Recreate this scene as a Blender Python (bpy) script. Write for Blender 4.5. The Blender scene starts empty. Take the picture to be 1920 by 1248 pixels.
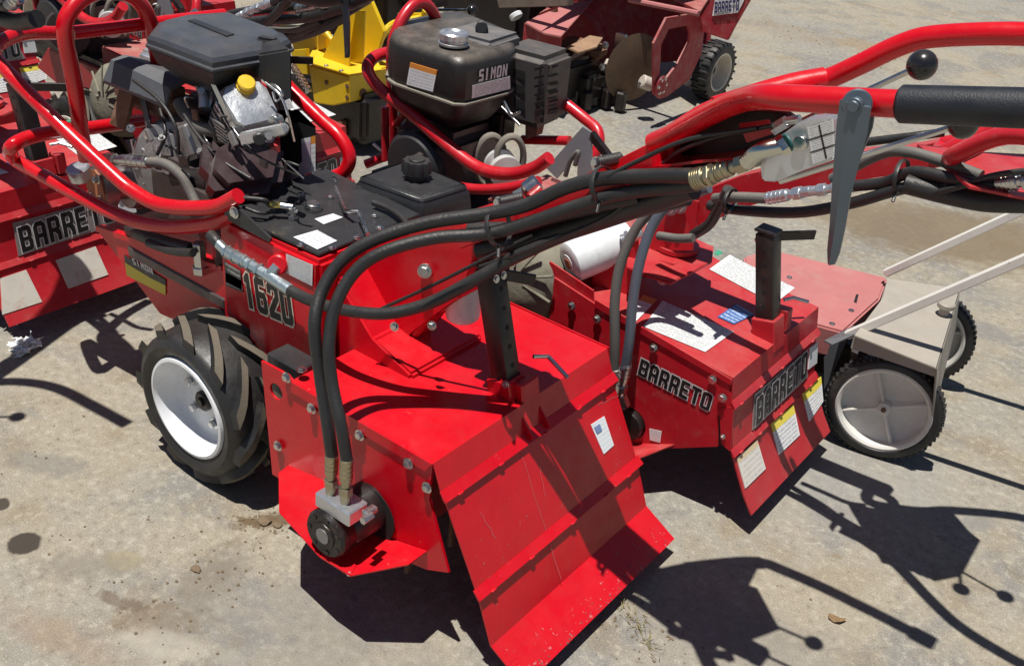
import bpy, bmesh, math, random
import numpy as np
from mathutils import Vector, Matrix
random.seed(7)
scene = bpy.context.scene
COL = scene.collection
# ------------------------------------------------------------------ camera
F = 1930.0; CX, CY = 963.9, 629.3            # focal length and centre in pixels of a 1920 x 1248 picture
CAM = np.array([-1.188, 1.500, 1.661])
RM = np.array([[-0.786, -0.611, 0.093], [-0.375, 0.352, -0.857], [0.491, -0.709, -0.506]])
u_, s_, v_ = np.linalg.svd(RM); RM = u_ @ v_
cam = bpy.data.cameras.new('camera'); cam_o = bpy.data.objects.new('camera', cam); COL.objects.link(cam_o)
M = Matrix(((RM[0][0], -RM[1][0], -RM[2][0]), (RM[0][1], -RM[1][1], -RM[2][1]), (RM[0][2], -RM[1][2], -RM[2][2])))
cam_o.matrix_world = Matrix.Translation(Vector(CAM)) @ M.to_4x4()
cam.sensor_width = 36; cam.lens = F / 1920 * 36; cam.clip_end = 500; cam.clip_start = .05
cam.shift_x = -(CX - 960) / 1920; cam.shift_y = (CY - 624) / 1920
scene.camera = cam_o
# ------------------------------------------------------------------ light
SUN = Vector((-.05, -.19, -1)).normalized()
world = bpy.data.worlds.new('World'); scene.world = world; world.use_nodes = True
nt = world.node_tree; bg = nt.nodes['Background']
sky = nt.nodes.new('ShaderNodeTexSky'); sky.sky_type = 'NISHITA'; sky.sun_disc = False
el = math.asin(-SUN.z); az = math.atan2(-SUN.x, -SUN.y)
sky.air_density = .7; sky.dust_density = .3; sky.sun_elevation = el; sky.sun_rotation = az
nt.links.new(sky.outputs[0], bg.inputs[0]); bg.inputs[1].default_value = .05
sl = bpy.data.lights.new('sun', 'SUN'); sl.energy = 5.0; sl.angle = math.radians(.5); sl.color = (1, .965, .9)
so = bpy.data.objects.new('sun', sl); COL.objects.link(so); so.rotation_euler = SUN.to_track_quat('-Z', 'Y').to_euler(); so.location = (0, 0, 6)
scene.view_settings.view_transform = 'Standard'; scene.view_settings.look = 'None'
scene.view_settings.exposure = 0.25; scene.view_settings.gamma = 1

# ------------------------------------------------------------------ measuring helpers
def at(px, py, ax, v):
    d = RM.T @ np.array([(px - CX) / F, (py - CY) / F, 1.]); i = 'xyz'.index(ax)
    return Vector(CAM + d * ((v - CAM[i]) / d[i]))
def atp(px, py, A, B, D):
    A, B, D = map(np.array, (A, B, D)); n = np.cross(B - A, D - A)
    d = RM.T @ np.array([(px - CX) / F, (py - CY) / F, 1.])
    return Vector(CAM + d * ((A - CAM) @ n / (d @ n)))
def Y(y, *pts): return [at(p[0], p[1], 'y', y) for p in pts]
def Z(z, *pts): return [at(p[0], p[1], 'z', z) for p in pts]
def YY(*pts): return [at(p[0], p[1], 'y', p[2]) for p in pts]

# ------------------------------------------------------------------ materials
MATS = {}
def nodes_of(name):
    m = bpy.data.materials.new(name); m.use_nodes = True
    return m, m.node_tree, m.node_tree.nodes['Principled BSDF']
def mix(nt, fac, a, b, mode='MIX'):
    n = nt.nodes.new('ShaderNodeMix'); n.data_type = 'RGBA'; n.blend_type = mode
    for s, v in ((0, fac), (6, a), (7, b)):
        if isinstance(v, (int, float)): n.inputs[s].default_value = v
        elif isinstance(v, tuple): n.inputs[s].default_value = (*v, 1) if len(v) == 3 else v
        else: nt.links.new(v, n.inputs[s])
    return n.outputs[2]
def noise(nt, scale, detail=4, rough=.55, co=None, dist=0):
    n = nt.nodes.new('ShaderNodeTexNoise'); n.inputs['Scale'].default_value = scale
    n.inputs['Detail'].default_value = detail; n.inputs['Roughness'].default_value = rough; n.inputs['Distortion'].default_value = dist
    if co is None:
        c = nt.nodes.new('ShaderNodeTexCoord'); co = c.outputs['Object']
    nt.links.new(co, n.inputs['Vector']); return n.outputs['Fac']
def ramp(nt, v, a, b, ca=0., cb=1.):
    n = nt.nodes.new('ShaderNodeMapRange'); n.interpolation_type = 'SMOOTHSTEP'
    n.inputs[1].default_value = a; n.inputs[2].default_value = b; n.inputs[3].default_value = ca; n.inputs[4].default_value = cb
    nt.links.new(v, n.inputs[0]); return n.outputs[0]
def math_(nt, op, a, b=None):
    n = nt.nodes.new('ShaderNodeMath'); n.operation = op
    for i, v in enumerate((a, b)):
        if v is None: continue
        if isinstance(v, (int, float)): n.inputs[i].default_value = v
        else: nt.links.new(v, n.inputs[i])
    return n.outputs[0]
def surf(name, col, rough=.5, metal=0, coat=0, dirt=None, dirt_amt=.3, dscale=8, bump=0, bscale=60, spec=.5, scratch=0, updust=0):
    if name in MATS: return MATS[name]
    m, nt, p = nodes_of(name)
    f = noise(nt, dscale, 6, .65)
    c = mix(nt, ramp(nt, f, .35, .7, 0, .35), col, tuple(x * .72 for x in col))
    if dirt:
        f2 = noise(nt, dscale * 2.3, 8, .7, dist=.6)
        c = mix(nt, ramp(nt, f2, .62 - dirt_amt * .45, .78, 0, min(1, dirt_amt * 1.4)), c, dirt)
    if updust:
        g = nt.nodes.new('ShaderNodeNewGeometry'); s = nt.nodes.new('ShaderNodeSeparateXYZ'); nt.links.new(g.outputs['Normal'], s.inputs[0])
        f3 = noise(nt, 14, 7, .7)
        am = math_(nt, 'MULTIPLY', ramp(nt, s.outputs[2], .25, .95), ramp(nt, f3, .3, .75, .25, 1))
        c = mix(nt, math_(nt, 'MULTIPLY', am, updust), c, (.42, .34, .27))
    if scratch:
        f4 = noise(nt, 45, 3, .5, dist=2.0)
        c = mix(nt, ramp(nt, f4, .70, .74, 0, scratch), c, (.3, .26, .22))
    nt.links.new(c, p.inputs['Base Color'])
    nt.links.new(ramp(nt, noise(nt, dscale * 3, 5, .6), .3, .8, max(.03, rough - .08), min(1, rough + .15)), p.inputs['Roughness'])
    p.inputs['Metallic'].default_value = metal; p.inputs['Coat Weight'].default_value = coat; p.inputs['Coat Roughness'].default_value = .12
    p.inputs['Specular IOR Level'].default_value = spec
    if bump:
        b = nt.nodes.new('ShaderNodeBump'); b.inputs['Strength'].default_value = bump; b.inputs['Distance'].default_value = .002
        nt.links.new(noise(nt, bscale, 5, .6), b.inputs['Height']); nt.links.new(b.outputs[0], p.inputs['Normal'])
    MATS[name] = m; return m
RED = surf('glossy_red_paint', (.56, .0006, .010), .32, coat=.22, bump=.12, bscale=9, scratch=.22, updust=.035, dirt=(.36, .03, .035), dirt_amt=.22, spec=.4)
REDF = surf('faded_red_paint', (.45, .008, .018), .42, coat=.15, dirt=(.36, .12, .10), dirt_amt=.25, bump=.3, bscale=12, scratch=.3, updust=.18)
REDD = surf('dusty_old_red_paint', (.34, .022, .032), .6, dirt=(.33, .2, .17), dirt_amt=.4, bump=.3, scratch=.3, updust=.5)
TUBE = surf('red_tube_paint', (.58, .001, .008), .28, coat=.35, scratch=.25, bump=.15, bscale=30, updust=.03)
TUBEF = surf('faded_red_tube_paint', (.52, .012, .022), .36, coat=.2, dirt=(.4, .15, .12), dirt_amt=.2, scratch=.15)
BLACK = surf('black_plastic', (.018, .019, .021), .42, bump=.4, bscale=300, updust=.10)
BLUEBLK = surf('black_powder_coat', (.022, .023, .026), .4, bump=.3, bscale=200, updust=.04)
BSTEEL = surf('black_steel', (.012, .009, .009), .38, dirt=(.10, .05, .035), dirt_amt=.25, scratch=.3)
RUB = surf('black_hose_rubber', (.018, .018, .019), .45, bump=.5, bscale=140, updust=.07)
RUBG = surf('grey_dusty_hose_rubber', (.10, .098, .092), .7, bump=.4, bscale=140, updust=.3)
RUBB = surf('worn_bluish_hose_rubber', (.085, .10, .13), .35, bump=.4, bscale=140, updust=.1)
TYRE = surf('tyre_rubber', (.016, .016, .017), .45, dirt=(.08, .07, .06), dirt_amt=.3, bump=.5, bscale=90, updust=.04)
LUG = surf('dirt_worn_lug_face', (.13, .108, .08), .9, dirt=(.12, .1, .075), dirt_amt=.4, bump=.6, bscale=120)
RIM = surf('white_rim_paint', (.76, .77, .79), .3, coat=.2, dirt=(.5, .46, .4), dirt_amt=.1)
RIMD = surf('cream_dirty_rim_paint', (.62, .58, .50), .5, dirt=(.35, .28, .22), dirt_amt=.4)
STEEL = surf('zinc_plated_steel', (.62, .62, .60), .28, 1, dirt=(.3, .24, .16), dirt_amt=.15)
LEV = surf('grey_lever_steel', (.12, .15, .18), .38, .6, coat=.2, scratch=.3)
ALU = surf('cast_aluminium', (.60, .62, .65), .34, .8, dirt=(.3, .28, .26), dirt_amt=.25, bump=.4, bscale=80)
ENG = surf('dark_engine_casting', (.12, .095, .092), .42, .5, dirt=(.2, .15, .12), dirt_amt=.3, bump=.6, bscale=60)
ENGG = surf('grey_engine_casting', (.30, .29, .29), .4, .6, dirt=(.25, .2, .16), dirt_amt=.3, bump=.6, bscale=60)
SHIELD = surf('charcoal_heat_shield', (.085, .092, .105), .55, bump=.4, bscale=120, updust=.1)
BRASS = surf('brass_fitting', (.6, .45, .12), .3, .9)
YELCAP = surf('yellow_plastic_cap', (.75, .48, .03), .4, coat=.2)
RUST = surf('rusty_steel', (.16, .075, .045), .8, dirt=(.25, .17, .12), dirt_amt=.5, bump=.8, bscale=70)
ORUST = surf('orange_rust_flange', (.35, .12, .06), .7, dirt=(.2, .1, .06), dirt_amt=.4, bump=.6)
YEL = surf('yellow_machine_paint', (.78, .52, .008), .45, coat=.1, dirt=(.35, .25, .06), dirt_amt=.25, bump=.3, scratch=.2, updust=.1)
GREYP = surf('grey_mower_paint', (.34, .31, .265), .55, dirt=(.2, .18, .15), dirt_amt=.3, bump=.3, updust=.15)
PINK = surf('sun_bleached_red_paint', (.43, .15, .145), .65, dirt=(.38, .24, .21), dirt_amt=.35, bump=.3, scratch=.3)
WHT = surf('chipped_white_paint', (.70, .68, .63), .45, dirt=(.3, .24, .18), dirt_amt=.2, scratch=.5)
FILT = surf('white_filter_paint', (.66, .69, .70), .35, dirt=(.22, .2, .19), dirt_amt=.3, dscale=18)
CANVAS = surf('dusty_engine_cowl', (.24, .225, .17), .8, dirt=(.1, .09, .06), dirt_amt=.5, bump=.8)
INK = surf('black_ink', (.015, .014, .015), .35)
SILV = surf('silver_outline_ink', (.62, .60, .60), .3)
CREAM = surf('cream_outline_ink', (.72, .60, .48), .4)
WHINK = surf('white_ink', (.75, .75, .75), .5)
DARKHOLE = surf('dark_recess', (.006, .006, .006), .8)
PAPER = surf('white_paper', (.8, .8, .8), .9, bump=.5)
LEAFM = surf('dry_leaf', (.38, .25, .13), .8, bump=.5)
DIRT = surf('brown_soil', (.16, .115, .07), .95, bump=1)
WEED = surf('dry_weed', (.20, .17, .07), .8)
KNOB = surf('black_ball_knob', (.012, .012, .014), .25, coat=.3, updust=.05)
GREY = surf('grey_powder_bracket', (.24, .26, .28), .45, .2)
GLOVE = surf('black_foam_grip', (.010, .012, .018), .5, bump=.3, bscale=400)

def label_mat(name, base=(.78, .78, .78), head=None, head_frac=.2, lines=9, ink=(.25, .25, .27), ink_fac=.75, foot=None, chip=0.):
    if name in MATS: return MATS[name]
    m, nt, p = nodes_of(name)
    uv = nt.nodes.new('ShaderNodeTexCoord').outputs['UV']
    s = nt.nodes.new('ShaderNodeSeparateXYZ'); nt.links.new(uv, s.inputs[0])
    x, y = s.outputs[0], s.outputs[1]
    row = math_(nt, 'FRACT', math_(nt, 'MULTIPLY', y, lines))
    rows = ramp(nt, row, .35, .5)
    mp = nt.nodes.new('ShaderNodeMapping'); mp.inputs['Scale'].default_value = (46, lines, 1); nt.links.new(uv, mp.inputs[0])
    wn = nt.nodes.new('ShaderNodeTexNoise'); wn.inputs['Scale'].default_value = 1.0; wn.inputs['Detail'].default_value = 2; nt.links.new(mp.outputs[0], wn.inputs['Vector'])
    words = ramp(nt, wn.outputs['Fac'], .42, .5)
    inx = math_(nt, 'MULTIPLY', ramp(nt, x, .05, .07), ramp(nt, x, .95, .93))
    f = math_(nt, 'MULTIPLY', math_(nt, 'MULTIPLY', rows, words), inx)
    c = mix(nt, math_(nt, 'MULTIPLY', f, ink_fac), base, ink)
    if head: c = mix(nt, ramp(nt, y, 1 - head_frac - .004, 1 - head_frac + .004), c, head)
    if foot: c = mix(nt, ramp(nt, y, foot[1] + .004, foot[1] - .004), c, foot[0])
    d = noise(nt, 30, 6, .7); c = mix(nt, ramp(nt, d, .5, .8, 0, .35), c, (.45, .4, .34))
    nt.links.new(c, p.inputs['Base Color']); p.inputs['Roughness'].default_value = .4
    MATS[name] = m; return m
L_WHITE = label_mat('white_instruction_label', base=(.66, .67, .67), lines=17, ink=(.2, .22, .22), ink_fac=.7)
L_FINE = label_mat('white_fine_print_label', lines=8)
L_ORANGE = label_mat('orange_header_warning_label', head=(.75, .28, .05), head_frac=.22, lines=7, ink_fac=.4)
L_YEL = label_mat('yellow_header_warning_label', head=(.75, .62, .08), head_frac=.28, lines=8, ink_fac=.6)
L_YELB = label_mat('black_and_yellow_label', base=(.02, .02, .02), head=(.02, .02, .02), lines=4, ink=(.02, .02, .02), foot=((.62, .48, .03), .62))
L_FLAG = label_mat('white_blue_label', base=(.78, .79, .8), lines=7, ink=(.45, .62, .72), ink_fac=.5)
L_BLACK = label_mat('black_print_label', base=(.03, .03, .03), lines=5, ink=(.5, .5, .5), ink_fac=.6)
L_PINK = label_mat('pink_print_label', base=(.60, .45, .55), lines=12, ink=(.3, .2, .35), ink_fac=.4, head=(.7, .68, .7), head_frac=.12)
L_BLUE = label_mat('blue_print_label', base=(.05, .12, .33), lines=6, ink=(.5, .6, .75), ink_fac=.7)
L_OLD = label_mat('peeling_cream_label', base=(.70, .66, .60), head=(.62, .50, .32), head_frac=.18, lines=6, ink_fac=.35)

# ------------------------------------------------------------------ mesh helpers
def BM(): return bmesh.new()
def finish(bm, name, mat, parent=None, smooth=35, mats=None):
    me = bpy.data.meshes.new(name)
    bmesh.ops.recalc_face_normals(bm, faces=bm.faces)
    bm.to_mesh(me); bm.free()
    for mt in (mats or [mat]): me.materials.append(mt)
    if smooth:
        me.polygons.foreach_set('use_smooth', [True] * len(me.polygons)); me.set_sharp_from_angle(angle=math.radians(smooth))
    o = bpy.data.objects.new(name, me); COL.objects.link(o)
    if parent is not None:
        base = parent
        while base.parent: base = base.parent
        me.transform(Matrix.Translation(-base.location)); o.parent = parent
    return o
def frame(d):
    d = Vector(d).normalized(); a = Vector((0, 0, 1)) if abs(d.z) < .9 else Vector((1, 0, 0))
    x = d.cross(a).normalized(); y = d.cross(x).normalized(); return x, y, d
def ring(bm, c, x, y, r, n, ry=None, ph=0):
    ry = ry or r
    return [bm.verts.new(c + x * (r * math.cos(2 * math.pi * i / n + ph)) + y * (ry * math.sin(2 * math.pi * i / n + ph))) for i in range(n)]
def skin(bm, rings, cap=True, close=False):
    n = len(rings[0]); m = len(rings)
    for k in range(m if close else m - 1):
        a, b = rings[k], rings[(k + 1) % m]
        for i in range(n): bm.faces.new((a[i], a[(i + 1) % n], b[(i + 1) % n], b[i]))
    if cap and not close:
        bm.faces.new(rings[0][::-1]); bm.faces.new(rings[-1])
def cyl(bm, a, b, r, n=16, r2=None, bev=0):
    a, b = Vector(a), Vector(b); x, y, d = frame(b - a); r2 = r if r2 is None else r2
    if bev: skin(bm, [ring(bm, a, x, y, r - bev, n), ring(bm, a + d * bev, x, y, r, n), ring(bm, b - d * bev, x, y, r2, n), ring(bm, b, x, y, r2 - bev, n)])
    else: skin(bm, [ring(bm, a, x, y, r, n), ring(bm, b, x, y, r2, n)])
def lathe(bm, c, axis, prof, n=32, cap=False):
    c = Vector(c); x, y, d = frame(axis)
    rs = [ring(bm, c + d * h, x, y, max(r, 1e-4), n) for r, h in prof]
    skin(bm, rs, cap)
def smooth_path(pts, k=6):
    P = [Vector(p) for p in pts]; out = []
    if len(P) < 3: return P
    Q = [P[0] * 2 - P[1]] + P + [P[-1] * 2 - P[-2]]
    for i in range(1, len(Q) - 2):
        p0, p1, p2, p3 = Q[i - 1:i + 3]
        for j in range(k):
            t = j / k
            out.append(.5 * ((2 * p1) + (p2 - p0) * t + (2 * p0 - 5 * p1 + 4 * p2 - p3) * t * t + (3 * p1 - p0 - 3 * p2 + p3) * t ** 3))
    out.append(P[-1]); return out
def fillet(pts, rad, k=6):
    P = [Vector(p) for p in pts]; out = [P[0]]
    for i in range(1, len(P) - 1):
        a, b, c = P[i - 1], P[i], P[i + 1]; u = (a - b); v = (c - b)
        r = min(rad, u.length * .48, v.length * .48); p = b + u.normalized() * r; q = b + v.normalized() * r
        for j in range(k + 1):
            t = j / k; out.append(p * (1 - t) ** 2 + b * 2 * t * (1 - t) + q * t * t)
    out.append(P[-1]); return out
def tube(bm, pts, r, n=12, k=6, sm=True, fil=0):
    P = fillet(pts, fil) if fil else (smooth_path(pts, k) if sm else [Vector(p) for p in pts])
    rs = []; T = (P[1] - P[0]).normalized(); x, y, _ = frame(T); rr = r if callable(r) else (lambda t: r)
    for i, p in enumerate(P):
        t = (P[min(i + 1, len(P) - 1)] - P[max(i - 1, 0)]).normalized()
        x = (x - t * x.dot(t)).normalized(); y = t.cross(x)
        rs.append(ring(bm, p, x, y, rr(i / (len(P) - 1)), n))
    skin(bm, rs)
def box(bm, c, s, rot=None, bev=.003, seg=1, taper=None):
    r = bmesh.ops.create_cube(bm, size=1); vs = r['verts']
    for v in vs:
        v.co = Vector((v.co.x * s[0], v.co.y * s[1], v.co.z * s[2]))
        if taper and v.co.z > 0: v.co.x *= taper[0]; v.co.y *= taper[1]
    if bev:
        es = list({e for v in vs for e in v.link_edges})
        rb = bmesh.ops.bevel(bm, geom=es, offset=bev, segments=seg, affect='EDGES', profile=.5)
        vs = list({v for f in rb['faces'] for v in f.verts} | {v for v in vs if v.is_valid})
    if rot is not None: bmesh.ops.rotate(bm, verts=vs, cent=(0, 0, 0), matrix=rot)
    bmesh.ops.translate(bm, verts=vs, vec=Vector(c))
def slab(bm, pts, off, bev=0):
    """polygon of 3D points thickened by the vector off"""
    P = [Vector(p) for p in pts]; off = Vector(off)
    a = [bm.verts.new(p) for p in P]; b = [bm.verts.new(p + off) for p in P]
    fs = [bm.faces.new(a[::-1]), bm.faces.new(b)]; n = len(P)
    for i in range(n): fs.append(bm.faces.new((a[i], a[(i + 1) % n], b[(i + 1) % n], b[i])))
    if bev:
        es = list({e for f in fs for e in f.edges})
        bmesh.ops.bevel(bm, geom=es, offset=bev, segments=2, affect='EDGES')
def strip(bm, prof, y0, y1, th):
    """folded sheet: profile of (x,z) points extruded from y0 to y1, thickness th downward-inward"""
    n = len(prof); N = []
    for i in range(n):
        a = Vector(prof[max(i - 1, 0)]); b = Vector(prof[min(i + 1, n - 1)]); t = (b - a).normalized(); N.append(Vector((-t.y, t.x)))
    V = []
    for y in (y0, y1):
        V.append([bm.verts.new((p[0], y, p[1])) for p in prof]); V.append([bm.verts.new((p[0] + q.x * th, y, p[1] + q.y * th)) for p, q in zip(prof, N)])
    a, ai, b, bi = V
    for i in range(n - 1):
        bm.faces.new((a[i], a[i + 1], b[i + 1], b[i])); bm.faces.new((ai[i], bi[i], bi[i + 1], ai[i + 1]))
        bm.faces.new((a[i], ai[i], ai[i + 1], a[i + 1])); bm.faces.new((b[i], b[i + 1], bi[i + 1], bi[i]))
    bm.faces.new((a[0], b[0], bi[0], ai[0])); bm.faces.new((a[-1], ai[-1], bi[-1], b[-1]))
def part(name, mat, parent, fn, *a, smooth=35, **k):
    bm = BM(); fn(bm, *a, **k); return finish(bm, name, mat, parent, smooth)
def bolt(p, d, parent, r=.0075, h=.006, mat=None):
    bm = BM(); p = Vector(p); d = Vector(d).normalized()
    cyl(bm, p, p + d * .0018, r * 1.45, 12); cyl(bm, p + d * .0018, p + d * h, r, 6, bev=.0012)
    return finish(bm, 'bolt', mat or STEEL, parent, 30)
def empty(name, loc, label=None, cat=None, group=None):
    o = bpy.data.objects.new(name, None); COL.objects.link(o); o.location = loc; o.empty_display_size = .1
    if label: o['label'] = label
    if cat: o['category'] = cat
    if group: o['group'] = group
    return o
def copy_tree(o, parent=None):
    c = o.copy(); COL.objects.link(c)
    if parent is not None: c.parent = parent
    for ch in list(o.children): copy_tree(ch, c)
    return c
# ---- stickers and lettering
def sticker(parent, mat, q, name='sticker', lift=.0012):
    """q: four 3D corners bottom-left, bottom-right, top-right, top-left"""
    q = [Vector(p) for p in q]; n = (q[1] - q[0]).cross(q[3] - q[0]).normalized()
    if n.dot(Vector(CAM) - q[0]) < 0: n = -n
    me = bpy.data.meshes.new(name); base = parent
    while base.parent: base = base.parent
    vs = [p + n * lift - base.location for p in q] + [p + n * .0003 - base.location for p in q]
    me.from_pydata(vs, [], [(0, 1, 2, 3), (4, 7, 6, 5), (0, 4, 5, 1), (1, 5, 6, 2), (2, 6, 7, 3), (3, 7, 4, 0)])
    uv = me.uv_layers.new(name='UVMap'); co = [(0, 0), (1, 0), (1, 1), (0, 1)]
    for poly in me.polygons:
        for li in poly.loop_indices: uv.data[li].uv = co[me.loops[li].vertex_index % 4]
    me.materials.append(mat); o = bpy.data.objects.new(name, me); COL.objects.link(o); o.parent = parent; return o
GL = {
 'B': [[(0,0),(5,0),(6,1),(6,4),(5.3,4.5),(6,5),(6,8),(5,9),(0,9)], [(2,1.7),(4,1.7),(4,3.8),(2,3.8)], [(2,5.2),(4,5.2),(4,7.3),(2,7.3)]],
 'A': [[(0,0),(2,0),(2,3),(4,3),(4,0),(6,0),(6,7.5),(4.5,9),(1.5,9),(0,7.5)], [(2,4.6),(4,4.6),(4,7.2),(2,7.2)]],
 'R': [[(0,0),(2,0),(2,3.4),(2.8,3.4),(4,2.2),(4,0),(6,0),(6,3),(5.2,4.2),(6,5),(6,8),(5,9),(0,9)], [(2,5),(4,5),(4,7.3),(2,7.3)]],
 'E': [[(0,0),(5.5,0),(5.5,1.8),(2,1.8),(2,3.7),(5,3.7),(5,5.3),(2,5.3),(2,7.2),(5.5,7.2),(5.5,9),(0,9)]],
 'T': [[(2,0),(4,0),(4,7.2),(6,7.2),(6,9),(0,9),(0,7.2),(2,7.2)]],
 'O': [[(1,0),(5,0),(6,1),(6,8),(5,9),(1,9),(0,8),(0,1)], [(2,1.7),(4,1.7),(4,7.3),(2,7.3)]],
 '1': [[(2,0),(4.2,0),(4.2,9),(2.8,9),(1,7.6),(1,6.4),(2,6.4)]],
 '6': [[(1,0),(5,0),(6,1),(6,4.6),(5,5.6),(2,5.6),(2,7.3),(5.5,7.3),(5.5,9),(1,9),(0,8),(0,1)], [(2,1.7),(4,1.7),(4,3.9),(2,3.9)]],
 '2': [[(0,0),(6,0),(6,1.8),(2.6,1.8),(6,5.2),(6,8),(5,9),(1,9),(0,8),(0,6.2),(2,6.2),(2,7.3),(4,7.3),(4,5.9),(0,2)]],
 '9': [[(5,9),(1,9),(0,8),(0,4.4),(1,3.4),(4,3.4),(4,1.7),(.5,1.7),(.5,0),(5,0),(6,1),(6,8)], [(4,7.3),(2,7.3),(2,5.1),(4,5.1)]],
 'S': [[(0,0),(5,0),(6,1),(6,4.5),(5,5.4),(2,5.4),(2,7.3),(5.8,7.3),(5.8,9),(1,9),(0,8),(0,4.6),(1,3.6),(4,3.6),(4,1.8),(0,1.8)]],
 'I': [[(1.5,0),(3.5,0),(3.5,9),(1.5,9)]],
 'M': [[(0,0),(1.7,0),(1.7,6),(3,2.5),(4.3,6),(4.3,0),(6,0),(6,9),(4.4,9),(3,5.6),(1.6,9),(0,9)]],
 'N': [[(0,0),(1.8,0),(1.8,5.6),(4.2,0),(6,0),(6,9),(4.2,9),(4.2,3.6),(1.8,9),(0,9)]],
 'U': [[(1,0),(5,0),(6,1),(6,9),(4.2,9),(4.2,1.7),(1.8,1.7),(1.8,9),(0,9),(0,1)]],
}
GL['0'] = GL['O']
def shape_mesh(loops, off):
    cu = bpy.data.curves.new('t', 'CURVE'); cu.dimensions = '2D'; cu.fill_mode = 'FRONT'; cu.offset = off
    for lp in loops:
        s = cu.splines.new('POLY'); s.points.add(len(lp) - 1); s.use_cyclic_u = True
        for p, c in zip(s.points, lp): p.co = (c[0], c[1], 0, 1)
    o = bpy.data.objects.new('t', cu); me = bpy.data.meshes.new_from_object(o)
    bpy.data.objects.remove(o); bpy.data.curves.remove(cu); return me
GC = {}
def glyph(ch, off):
    if (ch, off) not in GC:
        me = shape_mesh(GL[ch], off); GC[(ch, off)] = ([tuple(v.co) for v in me.vertices], [tuple(p.vertices) for p in me.polygons]); bpy.data.meshes.remove(me)
    return GC[(ch, off)]
def lettering(parent, text, p0, p1, p2, outline=SILV, ink=INK, off=.45, gap=1.5, lift=.0015, name='lettering'):
    """p0 baseline start, p1 baseline end, p2 top of the first letter"""
    p0, p1, p2 = Vector(p0), Vector(p1), Vector(p2)
    n = (p1 - p0).cross(p2 - p0).normalized(); W = len(text) * 6 + (len(text) - 1) * gap
    if n.dot(Vector(CAM) - p0) < 0: n = -n
    base = parent
    while base.parent: base = base.parent
    for layer, (of, mt) in enumerate(((off, outline), (-.02, ink))):
        if mt is None: continue
        vs, fs = [], []
        for i, ch in enumerate(text):
            if ch == ' ': continue
            v, f = glyph(ch, of); b = len(vs)
            for x, y, z in v: vs.append(p0 + (p1 - p0) * ((x + i * (6 + gap)) / W) + (p2 - p0) * (y / 9) + n * (lift + .0008 * layer) - base.location)
            fs += [tuple(k + b for k in t) for t in f]
        nm = name if layer else name + '_outline'
        me = bpy.data.meshes.new(nm); me.from_pydata(vs, [], fs); me.materials.append(mt)
        o = bpy.data.objects.new(nm, me); COL.objects.link(o); o.parent = parent
        if layer: o['label'] = 'printed word reading ' + text

def plane(c, n):
    c = Vector(c); n = Vector(n).normalized()
    def f(px, py):
        d = Vector(RM.T @ np.array([(px - CX) / F, (py - CY) / F, 1.])); o = Vector(CAM)
        return o + d * ((c - o).dot(n) / d.dot(n))
    return f, n
def disc_plate(bm, poly, hole_c, hole_r, axis_off, n=20):
    """flat plate in an XZ plane with a round hole; poly list of Vectors at constant y"""
    off = Vector(axis_off); hc = Vector(hole_c)
    loops = []
    for o in (Vector((0, 0, 0)), off):
        P = [bm.verts.new(p + o) for p in poly]; H = [bm.verts.new(hc + Vector((math.cos(2 * math.pi * i / n) * hole_r, 0, math.sin(2 * math.pi * i / n) * hole_r)) + o) for i in range(n)]
        eP = [bm.edges.new((P[i], P[(i + 1) % len(P)])) for i in range(len(P))]; eH = [bm.edges.new((H[i], H[(i + 1) % n])) for i in range(n)]
        bmesh.ops.triangle_fill(bm, use_beauty=True, edges=eP + eH); loops.append((P, H))
    for k in (0, 1):
        a, b = loops[0][k], loops[1][k]; m = len(a)
        for i in range(m): bm.faces.new((a[i], a[(i + 1) % m], b[(i + 1) % m], b[i]))

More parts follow.
